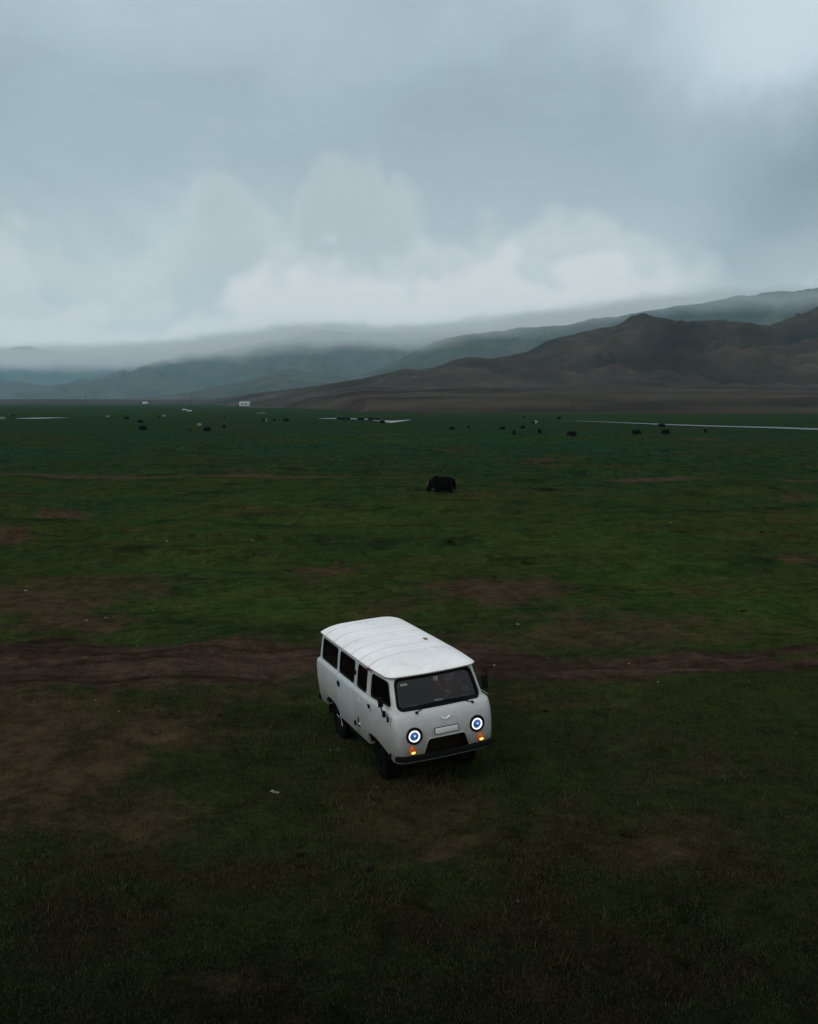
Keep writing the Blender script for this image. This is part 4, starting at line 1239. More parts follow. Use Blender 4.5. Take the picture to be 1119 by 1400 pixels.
    bm = bmesh.new(); pts = [shield_pt(y, 1.80, -0.030) for y in np.linspace(-0.60, -0.48, 5)]
    v0 = [bm.verts.new(p) for p in pts]; v1 = [bm.verts.new((shield_pt(p[1], 1.765, -0.030))) for p in pts]
    for k in range(4): bm.faces.new((v0[k], v0[k + 1], v1[k + 1], v1[k]))
    obj_bm("sticker", bm, M_PALE, van)
    bm = bmesh.new(); a0, a1 = [], []
    for k in range(15):
        x = -1.15 + 0.010 * k; y = -0.79 + 0.016 * math.sin(k * 1.9)
        a0.append(bm.verts.new((x, y, 1.82))); a1.append(bm.verts.new((x, y - 0.03, 1.44)))
    for k in range(14): bm.faces.new((a0[k], a0[k + 1], a1[k + 1], a1[k]))
    obj_bm("curtain", bm, M_CURTAIN, van)
    # faint rubbed-out pale lettering marks down the pillar panel
    bm = bmesh.new(); rnd = random.Random(4)
    for k in range(9):
        z = 1.30 - k * 0.032
        add_box(bm, (0.56, -0.9745, z), (0.56 + rnd.uniform(0.04, 0.09), -0.9700, z + 0.02))
    obj_bm("worn_marking", bm, simple("worn_pale_paint", (0.72, 0.74, 0.74), 0.5, var=0.1), van)
    return van
VAN = build_van()
VM = VAN.matrix_world.copy()

# ---------------------------------------------------------------- the driver
def skinned(name, joints, edges, mat, parent=None, sub=2, M=None, root=0):
    """one continuous skin over a skeleton; joints: (x, y, z, rx, ry)"""
    me = bpy.data.meshes.new(name)
    me.from_pydata([Vector(j[:3]) for j in joints], edges, [])
    o = bpy.data.objects.new(name, me); COL.objects.link(o)
    md = o.modifiers.new("skin", 'SKIN'); md.use_smooth_shade = True
    me.skin_vertices.new() if not me.skin_vertices else None
    sv = me.skin_vertices[0].data
    for i, j in enumerate(joints):
        sv[i].radius = (j[3], j[4] if len(j) > 4 else j[3]); sv[i].use_root = (i == root)
    s = o.modifiers.new("sub", 'SUBSURF'); s.levels = sub; s.render_levels = sub
    dg = bpy.context.evaluated_depsgraph_get(); dg.update()
    res = bpy.data.meshes.new_from_object(o.evaluated_get(dg))
    bpy.data.objects.remove(o)
    if M is not None: res.transform(M)
    res.name = name
    res.materials.clear()
    if mat: res.materials.append(mat)
    shade(res, True)
    return link(bpy.data.objects.new(name, res), parent)

def build_driver():
    M_SKIN = simple("skin", (0.36, 0.21, 0.15), 0.6, var=0.12)
    M_JACKET = simple("dark_red_jacket_cloth", (0.19, 0.030, 0.033), 0.9, var=0.4)
    M_COLLAR = simple("grey_shirt_cloth", (0.16, 0.19, 0.21), 0.9, var=0.2)
    M_HAIR = simple("black_hair", (0.012, 0.010, 0.009), 0.6, var=0.3)
    M_TROUSER = simple("dark_trouser_cloth", (0.02, 0.02, 0.024), 0.9, var=0.3)
    root = thing("person", "driver in dark red jacket with open collar, hands on the van's wheel", "person", (0, 0, 0))
    root.matrix_world = VM @ Matrix.Translation((1.08, 0.56, 1.12))
    # coordinates: seat top at the origin, x forward
    j = [(-0.02, 0, 0.06, .15, .13), (-0.05, 0, 0.22, .15, .12), (-0.07, 0, 0.38, .17, .12), (-0.08, 0, 0.47, .12, .10), (-0.07, 0, 0.53, .055, .055), (-0.045, 0, 0.60, .075, .08), (-0.035, 0, 0.68, .078, .092), (-0.04, 0, 0.75, .06, .075),
         (-0.07, 0.17, 0.44, .062, .062), (0.06, 0.23, 0.25, .050, .050), (0.29, 0.17, 0.27, .036, .036), (0.345, 0.155, 0.285, .030, .034),
         (-0.07, -0.17, 0.44, .062, .062), (0.06, -0.23, 0.25, .050, .050), (0.29, -0.17, 0.27, .036, .036), (0.345, -0.155, 0.285, .030, .034),
         (0.10, 0.10, 0.07, .085, .085), (0.42, 0.13, 0.08, .065, .065), (0.50, 0.13, -0.32, .045, .045), (0.60, 0.13, -0.37, .04, .035),
         (0.10, -0.10, 0.07, .085, .085), (0.42, -0.13, 0.08, .065, .065), (0.50, -0.13, -0.32, .045, .045), (0.60, -0.13, -0.37, .04, .035)]
    e = [(0, 1), (1, 2), (2, 3), (3, 4), (4, 5), (5, 6), (6, 7), (2, 8), (8, 9), (9, 10), (10, 11), (2, 12), (12, 13), (13, 14), (14, 15), (0, 16), (16, 17), (17, 18), (18, 19), (0, 20), (20, 21), (21, 22), (22, 23)]
    body = skinned("body", j, e, M_SKIN, root)
    me = body.data
    me.materials.append(M_JACKET); me.materials.append(M_TROUSER)
    for p in me.polygons:
        c = p.center
        if c.x > 0.14 and c.z < 0.18 or c.z < 0.0: p.material_index = 2
        elif c.z < 0.52 and c.x < 0.30 and not (c.x > -0.02 and abs(c.y) < 0.035 + (c.z - 0.36) * 0.5 and c.z > 0.36): p.material_index = 1
    # face: nose, eyes, mouth
    for nm, pts, r, mt in (("nose", [(0.045, 0, 0.69), (0.068, 0, 0.655), (0.05, 0, 0.645)], [.008, .014, .010], M_SKIN),
                           ("mouth", [(0.045, -0.022, 0.615), (0.052, 0, 0.612), (0.045, 0.022, 0.615)], [.004, .007, .004], simple("lips", (0.25, 0.09, 0.08), 0.6))):
        bm = bmesh.new(); add_tube(bm, pts, r, 8); obj_bm(nm, bm, mt, root)
    for s in (-1, 1):
        bm = bmesh.new(); bmesh.ops.create_uvsphere(bm, u_segments=10, v_segments=8, radius=0.012, matrix=Matrix.Translation((0.043, s * 0.03, 0.69)))
        obj_bm("eye", bm, simple("dark_eye", (0.03, 0.02, 0.015), 0.2), root)
        bm = bmesh.new(); bmesh.ops.create_uvsphere(bm, u_segments=10, v_segments=8, radius=0.03, matrix=Matrix.Translation((-0.04, s * 0.083, 0.675)) @ Matrix.Diagonal((.6, .35, 1, 1)))
        obj_bm("ear", bm, M_SKIN, root)
        # fingers wrap the wheel rim
        for k in range(5):
            yy = s * (0.155 + 0.006); z0 = 0.285 + (k - 1.5) * 0.018
            bm = bmesh.new()
            if k < 4:
                pts = [(0.352, s * 0.150, z0), (0.392, s * 0.150, z0 + 0.004), (0.410, s * 0.165, z0 + .002), (0.402, s * 0.186, z0), (0.378, s * 0.190, z0)]
            else:
                pts = [(0.335, s * 0.150, 0.305), (0.352, s * 0.175, 0.318), (0.372, s * 0.190, 0.312)]
            L = (1.0, 1.08, 1.0, .85, 1.0)[k]
            add_tube(bm, [(0.352 + (p[0] - 0.352) * L, p[1], p[2]) for p in pts], [.0095, .009, .0085, .008, .007][:len(pts)], 7)
            obj_bm("finger" if k < 4 else "thumb", bm, M_SKIN, root)
    bm = bmesh.new(); bmesh.ops.create_uvsphere(bm, u_segments=20, v_segments=14, radius=0.1, matrix=Matrix.Translation((-0.055, 0, 0.715)) @ Matrix.Diagonal((.95, .86, .82, 1)))
    bmesh.ops.delete(bm, geom=[v for v in bm.verts if v.co.z < 0.66 or (v.co.x > 0.0 and v.co.z < 0.735)], context='VERTS')
    obj_bm("hair", bm, M_HAIR, root)
    for s in (-1, 1):
        bm = bmesh.new(); add_tube(bm, [(-0.10, s * 0.07, 0.545), (-0.03, s * 0.075, 0.52), (0.045, s * 0.05, 0.46), (0.06, s * 0.008, 0.36)], [.018, .02, .018, .01], 8)
        obj_bm("collar", bm, M_COLLAR, root)
build_driver()
# ---------------------------------------------------------------- grazing animals
M_YAK = simple("shaggy_black_coat", (0.0042, 0.0036, 0.0038), 1.0, spec=0.0, var=0.6, scale=6, bump=0.6)
M_HORN = simple("dark_horn", (0.06, 0.055, 0.045), 0.5)
M_PALECOAT = simple("pale_cream_coat", (0.17, 0.16, 0.14), 0.95, spec=0.1, var=0.3, scale=5)
M_PIED = None
def pied_material():
    m, t, b, o = mat_new("black_and_white_coat")
    co = t.new('ShaderNodeTexCoord').outputs['Object']
    n = t.noise(co, 1.6, 2.0, 0.5)
    x, y, z = t.xyz(co)
    f = t.math('ADD', n, t.math('MULTIPLY', x, 0.22))
    t.put(b.inputs['Base Color'], t.mix(t.smooth(f, 0.52, 0.56), (0.008, 0.007, 0.007, 1), (0.42, 0.41, 0.39, 1)))
    b.inputs['Roughness'].default_value = 0.95; b.inputs['Specular IOR Level'].default_value = 0.1
    return m
M_PIED = pied_material()
def shag(me, amp, seed):
    n = len(me.vertices); co = np.empty(n * 3); me.vertices.foreach_get("co", co); co = co.reshape(-1, 3)
    no = np.empty(n * 3); me.vertices.foreach_get("normal", no); no = no.reshape(-1, 3)
    d = fbm(co[:, 0] * 7 + seed, co[:, 2] * 2.2 + co[:, 1] * 7, 3, seed) * amp
    me.vertices.foreach_set("co", (co + no * d[:, None]).ravel()); me.update()
def yak(name, label, mat, pose, group=None, horns=True, seed=1):
    """x forward; about 1.2 m at the withers; long skirt of hair to the hocks"""
    root = thing(name, label, "yak", group=group)
    j = [(-0.93, 0, .80, .27, .40), (-0.68, 0, .73, .36, .52), (-0.15, 0, .68, .38, .54), (0.32, 0, .72, .38, .55), (0.64, 0, .84, .30, .46)]
    e = [(0, 1), (1, 2), (2, 3), (3, 4)]
    if pose == 'graze':
        head = [(0.90, 0.02, .62, .26, .34), (1.05, 0.04, .42, .20, .23), (1.15, 0.05, .22, .14, .15), (1.19, 0.05, .10, .10, .10)]
    else:
        head = [(0.95, 0.0, .92, .19, .25), (1.18, 0.02, .92, .14, .17), (1.38, 0.03, .76, .10, .10), (1.45, 0.03, .69, .07, .07)]
    n0 = len(j); j += head; e += [(4, n0), (n0, n0 + 1), (n0 + 1, n0 + 2), (n0 + 2, n0 + 3)]
    def leg(a, x, y, kx, hx):
        k = len(j)
        j.extend([(x, y, .46, .17, .18), (x + kx, y, .26, .11, .11), (x + hx, y, .07, .085, .085), (x + hx + .02, y, .01, .085, .07)])
        e.extend([(a, k), (k, k + 1), (k + 1, k + 2), (k + 2, k + 3)])
    leg(3, .42, .17, .02, .0); leg(3, .48, -.17, .03, .05); leg(1, -.70, .17, -.06, .0); leg(1, -.62, -.17, -.08, -.03)
    k = len(j)                                   # bushy tail
    j.extend([(-1.02, 0, .74, .12, .12), (-1.02, 0, .54, .14, .14), (-1.0, 0, .34, .13, .13), (-.99, 0, .22, .07, .07)])
    e.extend([(0, k), (k, k + 1), (k + 1, k + 2), (k + 2, k + 3)])
    body = skinned("body", j, e, mat, root, 2, None, 2)
    # hump at the withers and hanging skirt
    for v in body.data.vertices:
        x, y, z = v.co
        if z > 0.9: v.co.z += 0.07 * math.exp(-((x - 0.45) / 0.28) ** 2)
        if -0.95 < x < 0.75 and 0.25 < z < 0.62 and abs(y) > 0.12: v.co.z -= 0.13 * (0.62 - z) / 0.3
    shag(body.data, 0.08, seed)
    if horns:
        hx, hz = (head[1][0] + .12, head[1][2] + .16) if pose == 'graze' else (head[1][0] - .02, head[1][2] + .16)
        for s in (-1, 1):
            bm = bmesh.new()
            add_tube(bm, [(hx, s * .10, hz), (hx + .02, s * .24, hz + .04), (hx + .05, s * .32, hz + .18), (hx + .02, s * .30, hz + .32)], [.035, .032, .022, .006], 8)
            obj_bm("horn", bm, M_HORN, root)
    return root
def horse(name, label, mat, graze=True):
    root = thing(name, label, "horse")
    j = [(-0.75, 0, 1.10, .22, .27), (-0.35, 0, 1.08, .25, .30), (0.10, 0, 1.06, .25, .31), (0.50, 0, 1.12, .22, .30),
         (0.85, 0, 1.05, .13, .20), (1.12, 0, .70, .10, .14), (1.30, 0, .40, .09, .12), (1.42, 0, .14, .07, .07)]
    if not graze:
        j[4:8] = [(0.80, 0, 1.35, .13, .20), (1.02, 0, 1.60, .10, .13), (1.20, 0, 1.62, .09, .11), (1.42, 0, 1.46, .06, .07)]
    e = [(i, i + 1) for i in range(7)]
    def leg(a, x, y, k1, h1):
        k = len(j)
        j.extend([(x, y, .78, .12, .14), (x + k1, y, .48, .065, .07), (x + h1, y, .12, .045, .045), (x + h1 + .03, y, .02, .06, .05)])
        e.extend([(a, k), (k, k + 1), (k + 1, k + 2), (k + 2, k + 3)])
    leg(3, .50, .14, .02, 0); leg(3, .56, -.14, .04, .05); leg(0, -.72, .14, -.10, -.02); leg(0, -.66, -.14, -.12, -.06)
    k = len(j); j.extend([(-.98, 0, 1.08, .05, .05), (-1.08, 0, .80, .07, .07), (-1.07, 0, .45, .04, .04)]); e.extend([(0, k), (k, k + 1), (k + 1, k + 2)])
    skinned("body", j, e, mat, root, 2, None, 1)
    return root
def copy_tree(o):
    c = o.copy(); COL.objects.link(c)
    for ch in o.children:
        k = ch.copy(); COL.objects.link(k); k.parent = c
    return c
def stand(o, px, py, face, size):
    x, y, z = ground_hit(px, py)
    o.location = (x, y, z - 0.02); o.rotation_euler = (0, 0, face); o.scale = (size,) * 3
    return o

Y_GRAZE = yak("yak", "big black yak grazing alone on the open pasture, beyond the dirt road", M_YAK, 'graze', None, True, 3)
stand(Y_GRAZE, 605, 673, R(172), 0.88)
Y_STAND = yak("yak", "black yak in front of the shining river", M_YAK, 'stand', None, True, 5)
Y_PIED = yak("yak", "half white, half black yak near the dark line of the dry river bed", M_PIED, 'stand', None, False, 7)
Y_PALE = yak("yak", "cream coated yak lying low on the far pasture close to two black grazers", M_PALECOAT, 'graze', None, False, 9)
HORSE = horse("horse", "dark horse seen end on with its head down, on the tussocky pasture", simple("dark_bay_coat", (0.012, 0.008, 0.006), 0.8, spec=0.2))
G_POND = "dark yaks bunched by the far pond"
G_FLAT = "small dark yaks scattered over the green flat"
HERD = [  # proto, chart column, row, facing, size, label, group
    (Y_STAND, 905, 584.4, 175, 1.05, "black yak standing against the bright water of the river", None),
    (Y_GRAZE, 870.5, 594.2, 8, 1.12, "long bodied black yak grazing below the river, its head towards the next yak", None),
    (Y_GRAZE, 910, 594.0, 178, 1.05, "black yak grazing just below the yak that stands against the river", None),
    (Y_STAND, 964.7, 591.6, 70, 0.95, "lone black yak seen end on, the last one along the river bank", None),
    (Y_GRAZE, 782, 596.6, 160, 1.05, "stout black yak grazing in the tussocks below the river's thin end", None),
    (Y_STAND, 738, 592.6, 100, 1.0, "black yak facing away in the tussocks under the half white one", None),
    (Y_STAND, 703, 594.6, 80, 1.0, "black yak turned end on in the tussocks, next to one facing away", None),
    (Y_PIED, 731, 579.6, 20, 1.0, None, None),
    (Y_GRAZE, 764.4, 573.2, 190, 1.05, "black yak grazing on the bright strip beyond the dry river bed", None),
    (Y_STAND, 717, 571.6, 60, 0.95, "tiny black yak on the bright strip, near another grazing there", None),
    (Y_GRAZE, 715, 586.0, 20, 0.75, "black calf sized yak with lowered head below the dry river bed", None),
    (Y_GRAZE, 687.6, 587.6, 170, 0.8, G_FLAT, G_FLAT), (Y_STAND, 640.7, 585.6, 90, 0.8, G_FLAT, G_FLAT), (Y_GRAZE, 618, 587.8, 10, 0.75, G_FLAT, G_FLAT),
    (Y_GRAZE, 464, 574.2, 185, 1.05, G_POND, G_POND), (Y_STAND, 469.5, 574.3, 10, 1.0, G_POND, G_POND), (Y_GRAZE, 476, 574.2, 175, 1.05, G_POND, G_POND),
    (Y_GRAZE, 492.5, 575.0, 5, 1.1, G_POND, G_POND), (Y_STAND, 496.5, 574.6, 30, 0.95, G_POND, G_POND), (Y_GRAZE, 507, 574.9, 182, 1.05, G_POND, G_POND),
    (Y_STAND, 511.5, 575.2, 15, 1.0, G_POND, G_POND), (Y_GRAZE, 516.5, 575.2, 170, 1.05, G_POND, G_POND), (Y_STAND, 523, 578.9, 165, 1.0, "black yak beside the nearer end of the pond, apart from the bunch", None),
    (Y_STAND, 360.6, 575.8, 80, 1.0, "dark yak beside a pale one on the green flat", None),
    (Y_PALE, 364.8, 575.8, 80, 0.9, "pale cream yak standing between two dark ones on the green flat", None),
    (Y_STAND, 374.7, 576.0, 110, 1.0, "dark yak next to the pale cream one, turned away", None),
    (Y_GRAZE, 391.6, 576.2, 175, 1.15, "dark broadside yak between the pale one and the pond bunch", None),
    (Y_STAND, 306.7, 571.4, 100, 1.0, "upper of two dark yaks standing one above the other under the white hut", None),
    (Y_STAND, 306.7, 585.4, 85, 0.95, "lower of two dark yaks standing one above the other under the white hut", None),
    (Y_GRAZE, 283.6, 589.8, 178, 1.05, "black yak grazing broadside, next to the end on horse", None),
    (Y_PALE, 273, 582.6, 10, 0.8, 'cream coated yak low in the grass close to two black grazers', None),
    (HORSE, 260, 590.8, 82, 1.0, None, None),
    (Y_GRAZE, 196, 588.4, 5, 1.18, "large black yak grazing below another, under the small far white tent", None),
    (Y_STAND, 192, 578.6, 170, 1.1, "black yak standing just above a larger grazing one", None),
    (Y_GRAZE, 173.5, 573.4, 175, 1.15, "black yak at the end of the muddy river bed", None),
    (Y_STAND, 217.5, 571.6, 90, 1.0, "small dark yak on the muddy bank, next to a pale one", None),
    (Y_PALE, 225, 569.9, 0, 0.95, "pale yak on the muddy bank, next to a small dark one", None),
    (Y_PALE, 147, 570.6, 5, 0.85, "pale yak standing in the muddy river bed", None),
    (Y_STAND, 18.5, 569.4, 60, 0.95, "dark yak above the end of the bright puddle", None),
    (Y_PALE, 3.5, 573.8, 10, 1.15, "cream yak at the very edge of the picture below the puddle", None),
    (Y_GRAZE, 1.0, 571.8, 30, 1.0, "dark yak close behind the cream yak at the edge of the picture", None),
]
used = {Y_GRAZE.name}
for (proto, px, py, face, size, label, group) in HERD:
    if proto.name in used: o = copy_tree(proto)
    else:
        o = proto; used.add(proto.name)
    stand(o, px, py, R(face), size * 0.72)
    if label: o['label'] = label
    if group: o['group'] = group
    elif 'group' in o: del o['group']

# ---------------------------------------------------------------- power line
M_WOOD = simple("weathered_pole_wood", (0.030, 0.027, 0.024), 0.9, var=0.4)
def pole(px, py_base, py_top, label, prop=False):
    x, y, z = ground_hit(px, py_base)
    h = (py_base - py_top) / F_PX * y
    t = thing("utility_pole", label, "utility pole", (x, y, z - 0.3), (0, 0, R(18)), "wooden poles of the power line")
    bm = bmesh.new(); add_tube(bm, [(0, 0, 0), (0, 0, h * .5), (0.03, 0, h + .3)], [0.20, 0.17, 0.13], 8)
    obj_bm("pole", bm, M_WOOD, t)
    bm = bmesh.new(); add_box(bm, (-1.0, -.07, h - .75), (1.0, .07, h - .58)); obj_bm("crossarm", bm, M_WOOD, t)
    for q in (-.85, 0.0, .85):
        bm = bmesh.new(); add_lathe(bm, [(0, .05), (.1, .09), (.2, .05), (.26, .02)], 'z', 8, (q, 0, h - .58 if q else h + .3)); obj_bm("insulator", bm, M_CHASSIS, t)
    if prop:
        bm = bmesh.new(); add_tube(bm, [(3.0, 0.6, 0), (0.15, 0.1, h - 1.6)], [.16, .13], 8); obj_bm("prop", bm, M_WOOD, t)
    return t
pole(118, 561.5, 541, "thin pole on the green plain near the bright puddle, before the palest mountains")
pole(262, 561.5, 540.5, "thin pole above the pale low shelters, short of the white hut")
pole(421.5, 563.5, 549, "shortest pole, at the foot of the low brown rise")
pole(605, 564, 538.5, "pole rising straight above the big lone yak, against the brown steppe")
pole(783, 566.5, 544.5, "pole with a slanting prop leg at the foot of the brown steppe", True)
pole(971, 563, 532.5, "tallest looking pole, above the bright river on the brown steppe")

# ---------------------------------------------------------------- huts
M_WHITE = simple("whitewash", (0.34, 0.38, 0.41), 0.8, var=0.1)
M_ROOFW = simple("pale_sheet_roof", (0.26, 0.29, 0.31), 0.5, var=0.1)
M_WIN = simple("dark_pane", (0.02, 0.022, 0.025), 0.2)
M_MUDB = simple("brown_mud_wall", (0.07, 0.042, 0.030), 0.9, var=0.3)
def hut(name, label, cat, px, py, w_px, h_px, wall, roofm, windows):
    x, y, z = ground_hit(px, py)
    w = w_px / F_PX * y; h = h_px / F_PX * y; d = w * 0.55
    t = thing(name, label, cat, (x, y, z - 0.3), (0, 0, R(-8)))
    bm = bmesh.new(); add_box(bm, (-w / 2, 0, 0), (w / 2, d, h * .78)); obj_bm("wall", bm, wall, t, False)
    bm = bmesh.new()
    e = w * .04
    vs = [bm.verts.new(p) for p in ((-w / 2 - e, -e, h * .78), (w / 2 + e, -e, h * .78), (w / 2 + e, d + e, h * .78), (-w / 2 - e, d + e, h * .78), (-w / 2 - e, d / 2, h + .3), (w / 2 + e, d / 2, h + .3))]
    for f in ((0, 1, 5, 4), (2, 3, 4, 5), (0, 4, 3), (1, 2, 5), (0, 3, 2, 1)): bm.faces.new([vs[i] for i in f])
    obj_bm("roof", bm, roofm, t, False)
    for q in windows:
        bm = bmesh.new(); add_box(bm, (q * w - w * .075, -.06, h * .28), (q * w + w * .075, .02, h * .60)); f = obj_bm("window", bm, M_WIN, t, False)
    return t
hut("white_hut", "white hut with two dark square windows at the foot of the low brown rise", "hut", 334, 555.2, 13.5, 6.0, M_WHITE, M_ROOFW, (-.16, .2))
hut("mud_shed", "low brown mud shed beside the white hut", "shed", 318.5, 555.6, 10, 3.4, M_MUDB, M_MUDB, ())
hut("white_hut", "tiny white hut far out under the blue mountains", "hut", 198, 552.0, 6.5, 2.6, M_WHITE, M_WHITE, ())
hut("low_shelter", "pale low shelter near the thin pole, upper of two", "shelter", 252, 561.0, 6, 1.8, M_PALECOAT, M_ROOFW, ())
hut("low_shelter", "pale low shelter near the thin pole, lower of two", "shelter", 259, 562.6, 6, 2.0, M_PALECOAT, M_ROOFW, ())

# ---------------------------------------------------------------- litter and stones
M_STONE = simple("pale_grey_stone", (0.13, 0.125, 0.12), 0.95, spec=0.05, var=0.35, scale=20)
M_DUNG = simple("dry_dung", (0.006, 0.005, 0.004), 0.95, spec=0.0, var=0.4, scale=20)
M_SCRAP = simple("bleached_scrap", (0.17, 0.155, 0.115), 0.95, spec=0.0, var=0.2)
M_TEAL = simple("teal_plastic", (0.02, 0.16, 0.20), 0.4, var=0.2)
def lump_mesh(seed, flat):
    bm = bmesh.new(); bmesh.ops.create_icosphere(bm, subdivisions=2, radius=1.0)
    for v in bm.verts:
        k = 1 + 0.65 * float(gnoise(np.array([v.co.x * 1.7 + seed]), np.array([v.co.y * 1.7 + v.co.z * 2.1]), seed)[0])
        v.co *= k; v.co.z *= flat
    return bm
def lay(name, cat, label, px, py, size, flat, mat, seed, group=None):
    x, y, z = ground_hit(px, py)
    bm = lump_mesh(seed, flat); bm.transform(Matrix.Scale(size, 4))
    o = obj_bm(name, bm, mat); o.location = (x, y, z + size * flat * .35); o.rotation_euler = (0, 0, seed * 1.3)
    return tag(o, label, cat, group)
STONES = [(676, 910.5, .07, "whitish stone on the dirt road beside the van's far mirror"), (860, 908, .05, "small pale stone by the wheel ruts, well along the dirt road"), (900, 933, .06, "pale stone on the grassy edge of the dirt road"),
          (163, 973, .055, "pale stone in the brown earth, lower of a close pair"), (131, 958, .05, "small pale stone at the border of dark grass and brown earth"), (188, 883, .045, "small pale stone high on the gravelly end of the dirt road"),
          (345, 740, .10, "pale flat stone alone on the green pasture, well above the road"), (708, 854, .09, "pale stone on the grass between the brown patch and the road"), (917, 715, .10, "pale stone far out on the yellowish grass"),
          (452, 1026, .035, "tiny pale stone near the van's back wheel, first of a pair"), (463, 1025, .035, "tiny pale stone near the van's back wheel, second of a pair"), (145, 845, .09, "grey stone by the brown hollow above the road"),
          (118, 849, .11, "dark grey boulder by the brown hollow above the road"), (35, 808, .12, "grey boulder on the dry patch above the road"), (228, 740, .12, "pale stone up on the lumpy pasture"), (516, 1077, .03, "tiny pale stone in front of the van's front wheel"),
          (210, 835, .06, "small pale stone between brown hollow and bright grass"), (709, 1233, .03, "tiny pale stone on the dark turf far below the van")]
for i, (px, py, s, lb) in enumerate(STONES):
    lay("stone", "stone", lb, px, py, s * 0.5, 0.55, M_STONE, i + 3)
DUNG = [(746, 973, .12, "flat dark dung pat on the grass beside the van"), (762, 1015, .07, "small dark dung pat beyond the van's bumper"), (300, 978, .09, "dark dung pat on brown turf behind the van"), (468, 985, .1, "dark dung pat close behind the van"),
        (855, 1143, .12, "dark reddish dung pat on the bare brown turf"), (410, 1170, .12, "dark dung pat in the trampled hollow, upper one"), (413, 1186, .11, "dark dung pat in the trampled hollow, lower one"), (505, 1190, .10, "dark dung pat with a pale chip, in front of the van"),
        (1017, 836, .16, "dark dung pat on the yellow green grass above the road"), (1042, 728, .2, "dark dung pat far out on the pasture"), (676, 790, .16, "dark dung pat at the top of the big brown patch"), (615, 740, .2, "dark dung pat between the lone yak and the brown patch")]
for i, (px, py, s, lb) in enumerate(DUNG):
    lay("dung_pat", "dung", lb, px, py, s * 0.6, 0.28, M_DUNG, i + 40)
def scrap(name, label, px, py, L, mat, seed):
    x, y, z = ground_hit(px, py); rnd = random.Random(seed)
    bm = bmesh.new(); pts = []
    for k in range(7):
        pts.append(((k / 6 - .5) * L, rnd.uniform(-.12, .12) * L, 0.02 + 0.02 * math.sin(k)))
    add_tube(bm, pts, [.012, .02, .024, .02, .026, .02, .012], 7)
    o = obj_bm(name, bm, mat); o.location = (x, y, z + .01)
    return tag(o, label, "scrap")
scrap("bone", "bleached bent bone lying on the turf by the front of the van", 376, 1086, .15, M_SCRAP, 2)

# gravel on the road: nobody could count it
def gravel():
    rnd = np.random.default_rng(5)
    V = []; Fc = []
    base = [(1, 0, 0), (0, 1, 0), (-1, 0, 0), (0, -1, 0), (0, 0, .8), (.2, .2, -.5)]
    fs = [(0, 1, 4), (1, 2, 4), (2, 3, 4), (3, 0, 4), (1, 0, 5), (2, 1, 5), (3, 2, 5), (0, 3, 5)]
    n = 0
    P = []
    while n < 2600:
        px = rnd.uniform(-120, 1230); py = rnd.normal(902, 16)
        if px > 420 and px < 650 and rnd.random() < .5: continue
        if px > 650 and rnd.random() < .55: continue
        P.append(ground_pt(px, py)); n += 1
    P = np.array(P); Z = height(P[:, 0], P[:, 1])
    for (x, y), z in zip(P, Z):
        s = 0.010 + 0.018 * rnd.random() ** 3; a = rnd.uniform(0, 6.28); k = len(V)
        for bx, by, bz in base:
            V.append((x + s * (bx * math.cos(a) - by * math.sin(a)) * rnd.uniform(.6, 1.2), y + s * (bx * math.sin(a) + by * math.cos(a)), z + s * .3 + bz * s * .7))
        Fc += [tuple(k + i for i in f) for f in fs]
    me = bpy.data.meshes.new("gravel"); me.from_pydata(V, [], Fc); me.materials.append(simple("road_gravel", (0.036, 0.031, 0.028), 0.95, spec=0.05, var=0.5, scale=3))
    tag(link(bpy.data.objects.new("gravel", me)), kind='stuff')
gravel()

